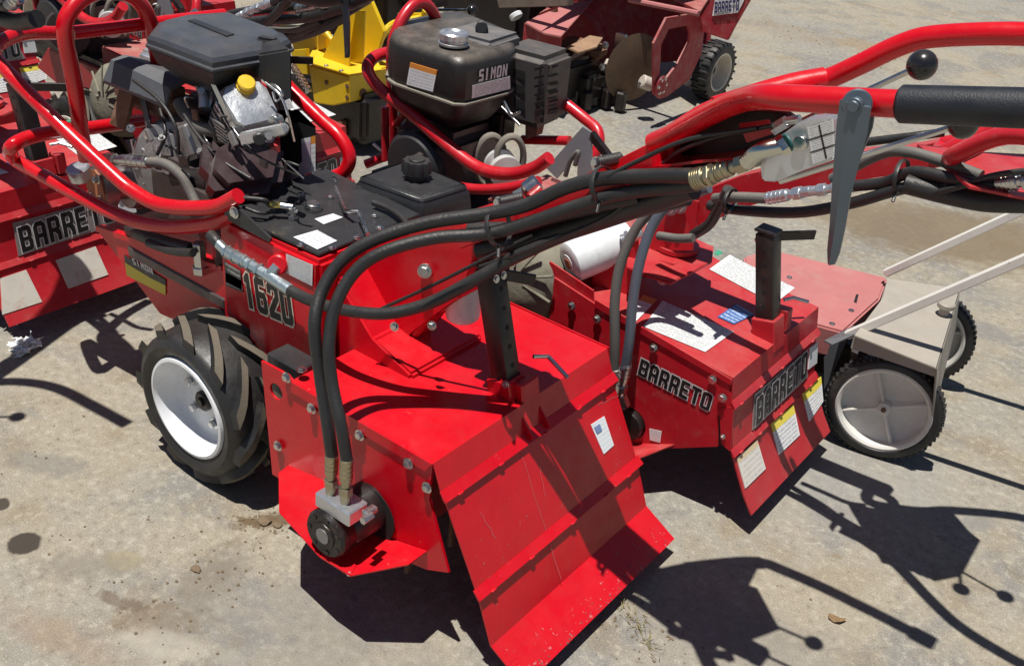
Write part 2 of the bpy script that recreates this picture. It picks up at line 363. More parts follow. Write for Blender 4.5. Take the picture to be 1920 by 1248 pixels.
# ================================================================== GROUND
def ground_material():
    m, nt, p = nodes_of('stained_concrete')
    co = nt.nodes.new('ShaderNodeTexCoord').outputs['Object']
    n1 = noise(nt, .9, 6, .6, co); n2 = noise(nt, 5, 8, .65, co); n3 = noise(nt, 40, 8, .7, co); n4 = noise(nt, 260, 4, .6, co); n5 = noise(nt, 2.1, 7, .7, co, .4)
    c = mix(nt, ramp(nt, n1, .42, .58), (.285, .25, .19), (.245, .23, .20))
    c = mix(nt, ramp(nt, n5, .47, .60, 0, .75), c, (.17, .165, .16))
    c = mix(nt, ramp(nt, n2, .50, .66, 0, .65), c, (.21, .165, .105))
    c = mix(nt, ramp(nt, n3, .50, .64, 0, .5), c, (.42, .39, .32))
    c = mix(nt, ramp(nt, n3, .46, .36, 0, .55), c, (.15, .13, .10))
    c = mix(nt, ramp(nt, n4, .55, .68, 0, .5), c, (.52, .48, .40))
    c = mix(nt, ramp(nt, n4, .44, .32, 0, .55), c, (.11, .095, .07))
    def blob(c, x, y, rx, ry, rot, col, amt, soft=.25, wob=.35, sc=7):
        mp = nt.nodes.new('ShaderNodeMapping'); mp.vector_type = 'TEXTURE'
        mp.inputs['Location'].default_value = (x, y, 0); mp.inputs['Rotation'].default_value = (0, 0, rot); mp.inputs['Scale'].default_value = (rx, ry, 1000)
        nt.links.new(co, mp.inputs[0]); ln = nt.nodes.new('ShaderNodeVectorMath'); ln.operation = 'LENGTH'; nt.links.new(mp.outputs[0], ln.inputs[0])
        w = noise(nt, sc, 5, .6, co); d = math_(nt, 'ADD', ln.outputs['Value'], math_(nt, 'MULTIPLY', math_(nt, 'SUBTRACT', w, .5), wob * 2))
        return mix(nt, ramp(nt, d, 1 + soft, 1 - soft, 0, amt), c, col)
    g = lambda x, y: at(x, y, 'z', 0)
    for (px, py, rx, ry, rot, col, amt, soft, wob) in [
        (45, 1018, .036, .036, 0, (.045, .036, .028), .97, .12, .2), (0, 945, .022, .022, 0, (.05, .04, .03), .95, .15, .3), (232, 1050, .045, .03, .4, (.27, .23, .14), .6, .2, .4),
        (1790, 440, .55, .30, .5, (.155, .115, .07), .8, .3, .5), (1640, 90, .30, .16, .2, (.25, .17, .09), .5, .35, .9), (1480, 60, .5, .2, .1, (.25, .20, .14), .35, .4, .6),
        (500, 975, .07, .025, .9, (.11, .07, .035), .9, .3, 1.2), (300, 1160, .10, .04, .6, (.15, .11, .07), .55, .5, 1.6), (390, 1090, .05, .12, .3, (.15, .12, .08), .5, .5, 1.7), (330, 1210, .12, .03, .5, (.36, .33, .27), .6, .4, 1.6), (230, 1130, .06, .015, .3, (.11, .075, .05), .6, .4, 1.8), (160, 1060, .10, .04, .8, (.17, .15, .12), .5, .5, 1.5),
        (100, 1190, .15, .04, .3, (.24, .16, .10), .35, .5, 1.0), (1570, 1042, .012, .010, 0, (.2, .16, .11), .7, .3, .3), (1830, 980, .05, .03, 1, (.15, .145, .14), .6, .3, .5),
        (1650, 560, .5, .12, .9, (.19, .185, .18), .5, .5, .8), (1850, 620, .10, .07, 0, (.15, .15, .155), .6, .5, 1.1), (90, 870, .10, .04, .5, (.15, .145, .14), .5, .5, 1.2), (560, 1180, .3, .12, .3, (.17, .165, .16), .45, .6, 1.1), (1400, 1200, .25, .1, .2, (.17, .165, .16), .4, .6, 1.1), (700, 450, 1.2, .6, 0, (.22, .19, .14), .4, .5, .8),
        (1500, 870, .4, .2, .4, (.27, .26, .24), .5, .6, .8), (420, 800, .06, .05, .2, (.22, .16, .1), .4, .5, 1.3)]:
        q = g(px, py); c = blob(c, q.x, q.y, rx, ry, rot, col, amt, soft, wob, 9 if rx > .1 else 35)
    # hairline cracks
    vo = nt.nodes.new('ShaderNodeTexVoronoi'); vo.feature = 'DISTANCE_TO_EDGE'; vo.inputs['Scale'].default_value = .55
    wv = nt.nodes.new('ShaderNodeVectorMath'); wv.operation = 'ADD'; nn = nt.nodes.new('ShaderNodeTexNoise'); nn.inputs['Scale'].default_value = 3; nn.inputs['Detail'].default_value = 6; nt.links.new(co, nn.inputs['Vector'])
    sc = nt.nodes.new('ShaderNodeVectorMath'); sc.operation = 'SCALE'; sc.inputs[3].default_value = .35; nt.links.new(nn.outputs['Color'], sc.inputs[0])
    nt.links.new(co, wv.inputs[0]); nt.links.new(sc.outputs[0], wv.inputs[1]); nt.links.new(wv.outputs[0], vo.inputs['Vector'])
    crack = ramp(nt, vo.outputs['Distance'], .004, .0012)
    c = mix(nt, math_(nt, 'MULTIPLY', crack, .12), c, (.10, .085, .06))
    nt.links.new(c, p.inputs['Base Color']); p.inputs['Roughness'].default_value = .85; p.inputs['Specular IOR Level'].default_value = .3
    b = nt.nodes.new('ShaderNodeBump'); b.inputs['Strength'].default_value = .8; b.inputs['Distance'].default_value = .004
    h = math_(nt, 'ADD', math_(nt, 'MULTIPLY', n3, .7), math_(nt, 'MULTIPLY', n4, .5)); nt.links.new(h, b.inputs['Height']); nt.links.new(b.outputs[0], p.inputs['Normal'])
    return m
bm = BM(); S = 60
fs = [bm.verts.new((x, y, 0)) for x, y in ((-S, -S), (S, -S), (S, S), (-S, S))]; bm.faces.new(fs)
gr = finish(bm, 'ground', ground_material(), smooth=0); gr['kind'] = 'structure'
# gravel and grit: scattered crumbs, nobody could count them
bm = BM(); rg = random.Random(3)
for (px, py, n, sx) in [(500, 975, 60, .05), (300, 1160, 35, .10), (390, 1080, 30, .08), (1200, 1180, 60, .08), (150, 1000, 25, .3), (1500, 1050, 25, .4), (1580, 90, 60, .35), (1000, 1150, 20, .2), (430, 1020, 30, .12)]:
    q = at(px, py, 'z', 0)
    for i in range(n):
        x, y = q.x + rg.gauss(0, sx), q.y + rg.gauss(0, sx * .6); r = rg.uniform(.0012, .0042) * (1.6 if px == 1580 else 1)
        v = bmesh.ops.create_icosphere(bm, subdivisions=1, radius=r)['verts']
        for w in v: w.co = Vector((w.co.x * rg.uniform(.7, 1.3) + x, w.co.y + y, w.co.z * .6 + r * .3))
g = finish(bm, 'gravel', DIRT, smooth=0); g['kind'] = 'stuff'
bm = BM()
for i in range(60):        # weeds along the joint
    t = rg.random(); q = at(1165 + 70 * t + rg.gauss(0, 8), 1120 + 120 * t + rg.gauss(0, 6), 'z', 0)
    a = rg.uniform(0, 6.3); L = rg.uniform(.01, .035); d = Vector((math.cos(a) * .7, math.sin(a) * .7, .55)); s = Vector((-math.sin(a), math.cos(a), 0)) * .0012
    vv = [bm.verts.new(p) for p in (q - s, q + s, q + d * L + s * .2, q + d * L * 1.05)]; bm.faces.new(vv)
g = finish(bm, 'grass', WEED, smooth=0); g['kind'] = 'stuff'

# ================================================================== SHARED TILLER PIECES
def wheel(parent, c, R=.21, w=.165, rimr=.128, side=1, lugs=11, tm=None, rm=None, lm=None, lugh=.025):
    """side=+1: dish faces +y"""
    tm, rm, lm = tm or TYRE, rm or RIM, lm or LUG
    c = Vector(c); ax = Vector((0, side, 0)); h = w / 2; Rb = R - lugh
    root = BM(); prof = [(rimr + .002, h * .86), (rimr + .014, h * .98), (rimr + .03, h * 1.02), (Rb - .025, h * 1.0), (Rb - .01, h * .93), (Rb - .002, h * .80), (Rb + .004, h * .4), (Rb + .006, 0)]
    full = prof + [(r, -y) for r, y in prof[-2::-1]]
    lathe(root, c, ax, full, 64)
    ob = finish(root, 'tyre', tm, parent, 50, mats=[tm, lm])
    # lugs: moulded bars, chevron
    bmL = BM(); base = parent
    while base.parent: base = base.parent
    for sd in (1, -1):
        for i in range(lugs):
            a0 = 2 * math.pi * (i + (.5 if sd < 0 else 0)) / lugs; L = []
            segs = 5
            for k in range(segs + 1):
                t = k / segs; y = sd * (h * (.93 - .84 * t)); ang = a0 - .60 * t * side
                rb = Rb - .008 if t < .15 else Rb
                rt = R - .012 * (1 - min(1, t * 3))
                wa = .060 * (1 - .15 * t) / 2 / R * .62
                def P(r, an, yy=y): return c + Vector((math.cos(an) * r, side * yy, math.sin(an) * r))
                L.append([bmL.verts.new(P(rb - .004, ang - wa * 1.35)), bmL.verts.new(P(rt, ang - wa)), bmL.verts.new(P(rt, ang + wa)), bmL.verts.new(P(rb - .004, ang + wa * 1.35))])
            for k in range(segs):
                for j in range(3):
                    f = bmL.faces.new((L[k][j], L[k][j + 1], L[k + 1][j + 1], L[k + 1][j])); f.material_index = 1 if j == 1 else 0
            bmL.faces.new(L[0]); bmL.faces.new(L[-1][::-1])
    finish(bmL, 'tread_lugs', tm, ob, 40, mats=[tm, lm])
    # rim: deep dish
    bmR = BM(); rp = [(rimr - .001, h * .80), (rimr + .004, h * .90), (rimr + .001, h * .985), (rimr - .006, h * 1.0), (rimr - .010, h * .93), (rimr - .013, h * .72), (rimr - .018, h * .66), (rimr - .022, h * .42), (rimr - .030, h * .30), (rimr - .042, h * .26), (.045, h * .24), (.042, h * .30), (.001, h * .30)]
    lathe(bmR, c, ax, rp, 56); ro = finish(bmR, 'rim', rm, parent, 40)
    for k in range(5):
        a = 2 * math.pi * k / 5 + .5; p = c + Vector((math.cos(a) * .062, side * (h * .25), math.sin(a) * .062))
        o = bolt(p, ax, ro, .010, .013); o.name = 'wheel_nut'
    b2 = BM(); cyl(b2, c + ax * (h * .20), c + ax * (h * .44), .026, 20, bev=.004); cyl(b2, c + ax * (h * .44), c + ax * (h * .52), .012, 12)
    finish(b2, 'hub', BSTEEL, ro, 40)
    return ob

def hood(root, prof, y0, y1, top_pts, mat, strips=(2, 3), th=.004, strip_w=.028):
    """folded hood: prof from the front of the top back and down to the flare tip"""
    nf = top_pts
    part('hood_top', mat, root, strip, prof[:nf + 1], y0, y1, th, smooth=20)
    fl = part('rear_flap', mat, root, strip, prof[nf:], y0 + .004, y1 - .004, th, smooth=20)
    for k in strips:
        a = Vector(prof[k - 1]); b = Vector(prof[k]); c2 = Vector(prof[k + 1]); t = (b - a).normalized(); nrm = Vector((-t.y, t.x)) * -1
        if nrm.x > 0: nrm = -nrm
        p = b
        bm = BM()
        y_a, y_b = y0 - .004, y1 + .004
        q = [p - t * strip_w * .7 + nrm * .001, p + t * .002 + nrm * .010, p + t * .004 + nrm * .004, p - t * strip_w * .7 - nrm * .001]
        slab(bm, [(v.x, y_a, v.y) for v in q], (0, y_b - y_a, 0)); finish(bm, 'hinge_strip', mat, root if k == strips[0] else fl, 20)
        for w in range(5):      # weld beads
            yy = y0 + (y1 - y0) * (w + .5 + .2 * math.sin(w * 5)) / 5; bm = BM()
            box(bm, (q[1].x, yy, q[1].y), (.006, .014, .004), bev=.0018, seg=2); finish(bm, 'weld_bead', mat, root if k == strips[0] else fl, 60)
    return fl

def stake(root, pb, pt, hdl_end, ym, mat_t, w=.046):
    """depth bar: black square tube with holes, raked, inside a red socket, with T handle"""
    pb, pt = Vector(pb), Vector(pt); d = (pt - pb); L = d.length; dn = d.normalized(); rot = dn.to_track_quat('Z', 'Y').to_matrix()
    bm = BM(); box(bm, (pb + pt) / 2, (w, w, L), rot, .004, 2); st = finish(bm, 'depth_bar', BSTEEL, root)
    X = rot @ Vector((1, 0, 0)); Yv = rot @ Vector((0, 1, 0))
    faces = [X, -X, Yv, -Yv]
    for k in range(7):
        p = pb + dn * (L * (.12 + .125 * k))
        for fdir in (Yv if Yv.y > 0 else -Yv, X if X.x < 0 else -X):
            bm = BM(); cyl(bm, p + fdir * (w / 2 - .001), p + fdir * (w / 2 + .0006), .0058, 14); finish(bm, 'bar_hole', DARKHOLE, st)
    for k in (-1, 1):
        bolt(pt - dn * .02 + X * (.012 * k) + (Yv if Yv.y > 0 else -Yv) * (w / 2), (Yv if Yv.y > 0 else -Yv), st, .006, .005)
    bm = BM(); slab(bm, [pt + dn * .001 + Vector((-.026, -.026, 0)), pt + dn * .001 + Vector((.026, -.026, 0)), pt + dn * .001 + Vector((.026, .026, 0)), pt + dn * .001 + Vector((-.026, .026, 0))], dn * .006, .001); finish(bm, 'bar_cap', BSTEEL, st)
    he = Vector(hdl_end); hs = pt - dn * .012; dd = (he - hs).normalized(); r2 = dd.to_track_quat('Z', 'Y').to_matrix()
    bm = BM(); box(bm, (hs + he) / 2, (.007, .024, (he - hs).length), r2, .001); finish(bm, 'bar_handle', BSTEEL, st)
    return st
def fitting(parent, a, b, r=.011, mat=None, name='hose_fitting', hexes=2):
    a, b = Vector(a), Vector(b); d = b - a; bm = BM()
    cyl(bm, a, a + d * .5, r, 16, bev=.0015); cyl(bm, a + d * .5, a + d * .62, r * .75, 12)
    cyl(bm, a + d * .62, a + d * .8, r * 1.12, 6, bev=.001); cyl(bm, a + d * .8, b, r * .85, 12)
    for k in range(4): x, y, n = frame(d); cyl(bm, a + d * (.05 + .1 * k), a + d * (.075 + .1 * k), r * 1.07, 16)
    return finish(bm, name, mat or STEEL, parent, 40)
def hose(parent, pts, r=.0115, mat=None, name='hydraulic_hose', label=None):
    bm = BM(); tube(bm, pts, r, 14, 7); o = finish(bm, name, mat or RUB, parent, 60)
    if label: o['label'] = label
    return o
def wire(parent, pts, r=.003, mat=None, name='cable'):
    bm = BM(); tube(bm, pts, r, 8, 6); return finish(bm, name, mat or BLACK, parent, 60)
def zip_tie(parent, c, d, r=.04, mat=None):
    bm = BM(); x, y, n = frame(d); c = Vector(c)
    pts = [c + x * (math.cos(a) * r) + y * (math.sin(a) * r * .8) for a in [2 * math.pi * i / 20 for i in range(20)]]
    rs = [ring(bm, p, (p - c).normalized(), n, .0022, 6, .005) for p in pts]; skin(bm, rs, close=True)
    cyl(bm, pts[3], pts[3] + (pts[3] - c).normalized() * .022, .0035, 6)
    return finish(bm, 'zip_tie', mat or BLACK, parent, 60)
def rbox(bm, c, s, r, seg=3, rot=None, taper=None):
    rr = bmesh.ops.create_cube(bm, size=1); vs = rr['verts']
    for v in vs:
        v.co = Vector((v.co.x * s[0], v.co.y * s[1], v.co.z * s[2]))
        if taper and v.co.z < 0: v.co.x *= taper; v.co.y *= taper
    es = list({e for v in vs for e in v.link_edges}); rb = bmesh.ops.bevel(bm, geom=es, offset=r, segments=seg, affect='EDGES')
    vs = list({v for f in rb['faces'] for v in f.verts} | {v for v in vs if v.is_valid})
    if rot is not None: bmesh.ops.rotate(bm, verts=vs, cent=(0, 0, 0), matrix=rot)
    bmesh.ops.translate(bm, verts=vs, vec=Vector(c))
def rotz(a): return Matrix.Rotation(a, 3, 'Z')
def roty(a): return Matrix.Rotation(a, 3, 'Y')

def valve_and_levers(root, A, prm):
    pass
# ================================================================== FRONT TILLER (nearest, glossy red, "1620")
TA = empty('rotary_tiller', (.1, 0, 0), 'nearest glossy red tiller, lettered 1620, with twin-cylinder engine and one big lugged tyre showing', 'tiller', 'red rear-tine tillers parked in rows')
PA = [(.19, .457), (-.204, .457), (-.236, .385), (-.338, .198), (-.380, .096), (-.468, .047)]
flapA = hood(TA, PA, -.3, .3, 2, RED, strips=(2, 3))
# side plate facing the camera, with round hole
sp = Y(.3, (491, 676), (540, 702), (556, 722), (812, 868), (806, 935), (842, 1072), (800, 1066), (640, 1000), (532, 900), (512, 888))
hc = at(519, 733, 'y', .3)
bm = BM(); disc_plate(bm, [p + Vector((0, .002, 0)) for p in sp], hc + Vector((0, .002, 0)), .0195, (0, -.006, 0)); finish(bm, 'side_plate', RED, TA, 20)
bm = BM(); disc_plate(bm, [Vector((p.x, -.302, p.z)) for p in sp], Vector((hc.x, -.302, hc.z)), .0155, (0, .006, 0)); finish(bm, 'side_plate', RED, TA, 20)
# folded lip of the top, bolted over the side plate
for s in (1, -1):
    lip = [Vector((x, .3065, z)) for x, z in ((.185, .459), (-.206, .459), (-.190, .434), (.185, .434))]
    if s < 0: lip = [Vector((p.x, -.3065, p.z)) for p in lip]
    part('folded_lip', RED, TA, slab, lip, (0, -.004 * s, 0), smooth=20)
for q in ((538, 707), (585, 765), (675, 815), (766, 868), (801, 913), (522, 835)):
    bolt(at(*q, 'y', .307), (0, 1, 0), TA, .0085, .008)
bolt(at(713, 660, 'z', .458), (0, 0, 1), TA, .008, .006)
bolt(at(566, 693, 'z', .48), (0, 0, 1), TA, .008, .006)
part('front_bracket', BLUEBLK, TA, lambda b: box(b, at(556, 690, 'y', .25) + Vector((.01, 0, -.02)), (.10, .06, .09)))
# inner back wall so that the tine box reads solid
part('tine_box', REDD, TA, lambda b: box(b, (.02, 0, .32), (.32, .56, .22), bev=.01))
for yy in (-.2, -.1, 0, .1, .2):
    def tine(b, yy=yy):
        for k in range(4):
            a = k * math.pi / 2 + yy * 3
            tube(b, [Vector((.0, yy, .2)), Vector((math.cos(a) * .10, yy, .2 + math.sin(a) * .10)), Vector((math.cos(a + .4) * .17, yy + .03, .2 + math.sin(a + .4) * .17))], .008, 6)
    part('tine', RUST, TA, tine)
part('tine_shaft', RUST, TA, lambda b: cyl(b, (0, -.29, .2), (0, .29, .2), .02, 16))
# skid wing under the motor: bent plate
U0, U1 = at(543, 875, 'y', .303), at(524, 890, 'y', .35)
O1, O2, O3 = at(525, 963, 'y', .42), at(600, 1045, 'y', .43), at(657, 1081, 'y', .43)
V1, V2 = at(765, 1060, 'y', .36), at(800, 1034, 'y', .303)
I1, I2, I3 = at(610, 905, 'y', .303), at(640, 985, 'y', .303), at(700, 1000, 'y', .303)
bm = BM(); slab(bm, [U0, U1, O1, O2, I2, I1], (.004, -.001, .003)); slab(bm, [O2, O3, I3, I2], (0, 0, .004)); slab(bm, [O3, V1, V2, I3], (-.001, 0, .004)); finish(bm, 'skid_wing', RED, TA, 20)
bolt(at(655, 1078, 'y', .425) + Vector((0, .0, .004)), (0, .3, 1), TA, .004, .004)
# hydraulic motor
mc = at(607, 1003, 'y', .43)
mi = Vector((mc.x, .30, mc.z))
bm = BM(); lathe(bm, mi, (0, 1, 0), [(.053, 0), (.053, .085), (.0510, .088), (.0510, .092), (.053, .095), (.053, .123), (.048, .130), (.030, .130), (.029, .133), (.001, .133)], 40)
mot = finish(bm, 'hydraulic_motor', BSTEEL, TA, 35)
mot['label'] = 'black round motor on the side of the hood'
for k in range(7):
    a = 2 * math.pi * k / 7; p = Vector((mc.x + math.cos(a) * .041, .4295, mc.z + math.sin(a) * .041)); bm = BM(); cyl(bm, p, p + Vector((0, .003, 0)), .006, 12, bev=.001); finish(bm, 'cover_bolt', BSTEEL, mot)
bm = BM(); cyl(bm, mc + Vector((0, .001, 0)), mc + Vector((0, .005, 0)), .017, 20); finish(bm, 'centre_plate', ENGG, mot)
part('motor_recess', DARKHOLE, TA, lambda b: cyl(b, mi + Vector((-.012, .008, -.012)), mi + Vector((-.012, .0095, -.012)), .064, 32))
blk = at(648, 938, 'y', .40)
bm = BM(); box(bm, mc + Vector((-.012, -.035, .066)), (.095, .052, .034), bev=.003); vb = finish(bm, 'port_block', ALU, TA); vb['label'] = 'bare aluminium block on top of the motor'
bm = BM(); box(bm, mc + Vector((-.075, -.05, .076)), (.018, .03, .014), bev=.003); cyl(bm, mc + Vector((-.085, -.045, .075)), mc + Vector((-.085, -.02, .075)), .008, 6); finish(bm, 'port_plug', STEEL, vb)
# ---- stake + socket
sb, stp = at(948, 702, 'y', .005), at(918, 500, 'y', .005)
stA = stake(TA, sb + (sb - stp).normalized() * .1, stp, at(1003, 525, 'y', -.06), 0, RED)
dn = (stp - sb).normalized()
bm = BM(); c0 = sb - dn * .012; rot = dn.to_track_quat('Z', 'Y').to_matrix()
box(bm, c0 - dn * .045, (.060, .062, .11), rot, .003, 1)
box(bm, c0 + Vector((-.036, -.016, -.025)), (.045, .060, .075), roty(.2), .004, 1)
finish(bm, 'bar_socket', RED, TA, 25)
for s in (-1, 1):
    part('socket_gusset', RED, TA, slab, [(-.17, .030 * s, .46), (-.15, .030 * s, .50), (-.248, .030 * s, .40), (-.240, .030 * s, .385)], (0, .004, 0), smooth=20)
bolt(at(948, 720, 'y', .038), (0, 1, 0), TA, .006, .003)
bm = BM(); tube(bm, [at(1000, 668, 'y', -.03), at(1028, 668, 'y', -.06), at(1065, 708, 'y', -.06)], .0045, 10, sm=False); finish(bm, 'locking_pin', STEEL, TA)
# ---- wheels
wheel(TA, (.55, .232, .21), side=1)
wheel(TA, (.55, -.232, .21), side=-1)
part('axle', BSTEEL, TA, lambda b: cyl(b, (.55, -.2, .21), (.55, .2, .21), .03, 20))
# ---- hydraulic tank body with number
part('body', RED, TA, lambda b: (slab(b, [(.245, .172, .665), (.575, .172, .66), (.575, .172, .30), (.43, .172, .28), (.245, .172, .34)], (0, -.342, 0), .010)), smooth=25)
part('tank_top_plate', BLUEBLK, TA, slab, [(.262, .155, .668), (.60, .170, .668), (.60, -.185, .668), (.262, -.160, .668)], (0, 0, .006), .0015)
part('lower_frame', RED, TA, slab, Y(.165, (178, 428), (418, 505), (470, 560), (560, 655), (575, 720), (420, 640), (300, 590)), (0, -.33, 0), .004, smooth=25)
part('frame_lip', RED, TA, slab, Y(.170, (178, 424), (415, 500), (415, 508), (180, 434)), (0, -.02, 0), smooth=25)
# neck between body and hood
part('neck', RED, TA, lambda b: slab(b, [(.25, .12, .62), (.25, .12, .34), (.02, .12, .44), (.02, .12, .47), (.14, .12, .50)], (0, -.24, 0), .006), smooth=25)
for q in ((740, 612), (810, 610), (797, 508)): bolt(at(*q, 'y', .125), (-.3, 1, .2), TA, .010 if q[0] == 797 else .007, .008)
for q, t in (((740, 612), 0),):
    pass
part('side_boss', RED, TA, lambda b: cyl(b, at(528, 492, 'y', .165), at(519, 497, 'y', .192), .022, 18, bev=.003))
# plate bolts, breather, cap, decals
for q in ((564, 366), (620, 370), (703, 405), (712, 428), (668, 446), (440, 398), (622, 465), (565, 459), (545, 398)):
    bolt(at(*q, 'z', .675), (0, 0, 1), TA, .007, .006)
bm = BM(); c = at(587, 392, 'z', .675); cyl(bm, c, c + Vector((0, 0, .010)), .021, 20); cyl(bm, c + Vector((0, 0, .010)), c + Vector((0, 0, .016)), .018, 20, bev=.002); finish(bm, 'sight_glass', STEEL, TA, 35)
bm = BM(); c = at(549, 410, 'z', .675); cyl(bm, c, c + Vector((0, 0, .008)), .012, 6); cyl(bm, c + Vector((0, 0, .008)), c + Vector((0, 0, .030)), .007, 12); cyl(bm, c + Vector((0, 0, .016)), c + Vector((0, 0, .024)), .011, 6); finish(bm, 'breather_fitting', STEEL, TA, 35)
top = c + Vector((0, 0, .028))
bm = BM(); cyl(bm, top, top + Vector((.02, .018, .003)), .007, 10); finish(bm, 'elbow', STEEL, TA)
bm = BM(); cyl(bm, top + Vector((.02, .018, .003)), top + Vector((.04, .036, .004)), .007, 6); finish(bm, 'brass_nut', BRASS, TA)
hose(TA, [top + Vector((.04, .036, .004)), at(495, 375, 'y', .13), at(450, 372, 'y', .16), at(425, 385, 'y', .17)], .005, RUB, 'breather_hose')
wire(TA, [top + Vector((.04, .02, -.018)), at(490, 400, 'y', .14), at(455, 388, 'y', .16)], .004)
sticker(TA, L_FINE, Z(.675, (550, 445), (595, 468), (632, 452), (595, 432)))
sticker(TA, L_FINE, Z(.675, (590, 411), (607, 421), (643, 408), (625, 401)))
sticker(TA, L_WHITE, Y(.1735, (538, 512), (586, 536), (587, 497), (537, 476)))
sticker(TA, L_BLACK, Y(.1735, (424, 535), (455, 548), (452, 508), (421, 490)))
sticker(TA, L_FINE, Y(.1735, (424, 528), (455, 544), (453, 525), (424, 510)))
sticker(TA, L_YELB, Y(.1665, (238, 516), (311, 553), (311, 524), (233, 477)))
f = plane((0, .1665, .4), (0, 1, 0))[0]
lettering(TA, 'SIMON', f(252, 494), f(290, 514), f(249, 482), outline=None, ink=SILV, lift=.003)
lettering(TA, '1620', f(467, 572), f(557, 611), f(457, 505), outline=CREAM, off=.5, gap=1.0, lift=.008)
lettering(TA, '1620', *[Vector((p.x, -.181, p.z)) for p in (f(557, 611), f(467, 572), f(545, 545))], outline=CREAM, off=.5, gap=1.0, lift=.008)
f2, n2 = plane(Vector((-.236, 0, .385)), Vector((-.187, 0, .102)))   # the flap plane
fp = Vector((-.236, 0, .385)); fdir = Vector((-.102, 0, -.187)); f2, n2 = plane(fp, fdir.cross(Vector((0, 1, 0))))
sq = [f2(1131, 851), f2(1150, 834), f2(1132, 780), f2(1107, 796)]
sticker(flapA, L_FLAG, sq, lift=.002); 
sticker(flapA, L_BLUE, [sq[3].lerp(sq[0], .34).lerp(sq[2].lerp(sq[1], .34), .1), sq[3].lerp(sq[0], .34).lerp(sq[2].lerp(sq[1], .34), .5), sq[3].lerp(sq[0], .12).lerp(sq[2].lerp(sq[1], .12), .5), sq[3].lerp(sq[0], .12).lerp(sq[2].lerp(sq[1], .12), .1)], lift=.0035)
# black triangular brackets carrying the guard tubes
part('guard_bracket', BLUEBLK, TA, slab, Y(.178, (424, 392), (440, 385), (507, 447), (505, 455), (418, 408)), (0, -.006, 0))
part('guard_bracket', BLUEBLK, TA, slab, Y(-.16, (622, 345), (645, 342), (692, 388), (690, 398), (628, 372)), (0, -.006, 0))
bolt(at(440, 398, 'y', .18), (0, 1, 0), TA, .010, .008)
bolt(at(627, 343, 'y', -.15), (0, 1, .3), TA, .011, .008)
bm = BM(); tube(bm, [at(627, 346, 'y', -.14), at(647, 395, 'z', .69), at(660, 398, 'z', .70), at(672, 398, 'z', .70), at(690, 440, 'z', .69)], .005, 10, sm=False); finish(bm, 'throttle_rod', STEEL, TA)
# guard tubes
part('guard_tube', TUBE, TA, tube, YY((447, 367, .17), (410, 386, .18), (369, 390, .19), (325, 388, .20), (288, 380, .21), (250, 358, .22), (215, 330, .23), (100, 222, .26), (12, 132, .27)) + [at(-12, 100, 'y', .25), at(8, 76, 'y', .20), at(50, 63, 'y', .12), at(110, 62, 'y', .02)], .0175, 16)
part('guard_tube', TUBE, TA, tube, YY((442, 402, .16), (400, 418, .17), (330, 425, .185), (270, 418, .20), (215, 400, .215), (150, 368, .23), (60, 318, .245), (26, 297, .245)) + [at(20, 278, 'x', 1.16), at(48, 260, 'x', 1.16), at(100, 248, 'x', 1.16), at(170, 240, 'x', 1.16), at(300, 222, 'x', 1.16)], .0175, 16)
part('guard_hoop', TUBE, TA, tube, [at(163, 300, 'x', 1.05), at(152, 250, 'x', 1.05), at(140, 160, 'x', 1.05), at(122, 70, 'x', 1.05), at(128, 28, 'x', 1.05), at(160, -6, 'x', 1.05), at(205, -18, 'x', 1.05), at(250, -5, 'x', 1.05), at(278, 32, 'x', 1.05), at(292, 90, 'x', 1.05), at(310, 200, 'x', 1.05)], .019, 16)
part('guard_cross_bar', TUBE, TA, tube, [at(134, 62, 'x', 1.07), at(280, 45, 'x', 1.07), at(420, 28, 'x', 1.07)], .016, 14, sm=False)
part('guard_tube', TUBE, TA, tube, YY((520, 140, -.22), (545, 168, -.22), (600, 222, -.22), (635, 255, -.22), (655, 292, -.22), (645, 322, -.21), (615, 335, -.19), (577, 342, -.15)), .0175, 16)
part('tube_bore', DARKHOLE, TA, lambda b: cyl(b, at(578, 342, 'y', -.148), at(570, 344.5, 'y', -.145), .0135, 16))
part('guard_foot', RED, TA, slab, Y(.168, (395, 395), (440, 372), (440, 410), (404, 425)), (0, -.004, 0), smooth=20)
part('guard_foot', RED, TA, slab, Y(-.155, (575, 350), (635, 338), (640, 372), (580, 372)), (0, -.004, 0), smooth=20)

# ---- the twin-cylinder engine
part('crankcase', ENG, TA, lambda b: (rbox(b, (.76, -.02, .56), (.32, .28, .26), .03), cyl(b, (.60, .03, .58), (.66, .13, .58), .10, 24)))
part('engine_base', ENG, TA, lambda b: box(b, (.76, 0, .43), (.38, .34, .03), bev=.004))
pa, pb_ = at(182, 352, 'y', .15), at(318, 330, 'y', -.05)
bm = BM(); ax = (pb_ - pa)
lathe(bm, pa, ax, [(.001, 0), (.055, 0), (.055, .035), (.042, .04), (.042, .07), (.066, .075), (.072, .10), (.074, .17), (.069, .19), (.07, .23)], 36); pump = finish(bm, 'hydraulic_pump', ENGG, TA, 35)
bm = BM(); lathe(bm, pa - ax.normalized() * .006, ax, [(.001, 0), (.050, 0), (.050, .014), (.03, .014)], 8); pf = finish(bm, 'pump_flange', ORUST, pump, 30)
x_, y_, n_ = frame(ax)
for k in range(4):
    a = k * math.pi / 2 + .6; bolt(pa - n_ * .006 + x_ * math.cos(a) * .038 + y_ * math.sin(a) * .038, -n_, pf, .009, .014)
bm = BM(); cyl(bm, pa + Vector((.03, .02, .02)), pa + Vector((.03, .03, .055)), .03, 20, bev=.004); finish(bm, 'pump_port', ALU, pump)
bell = at(350, 300, 'y', .02)
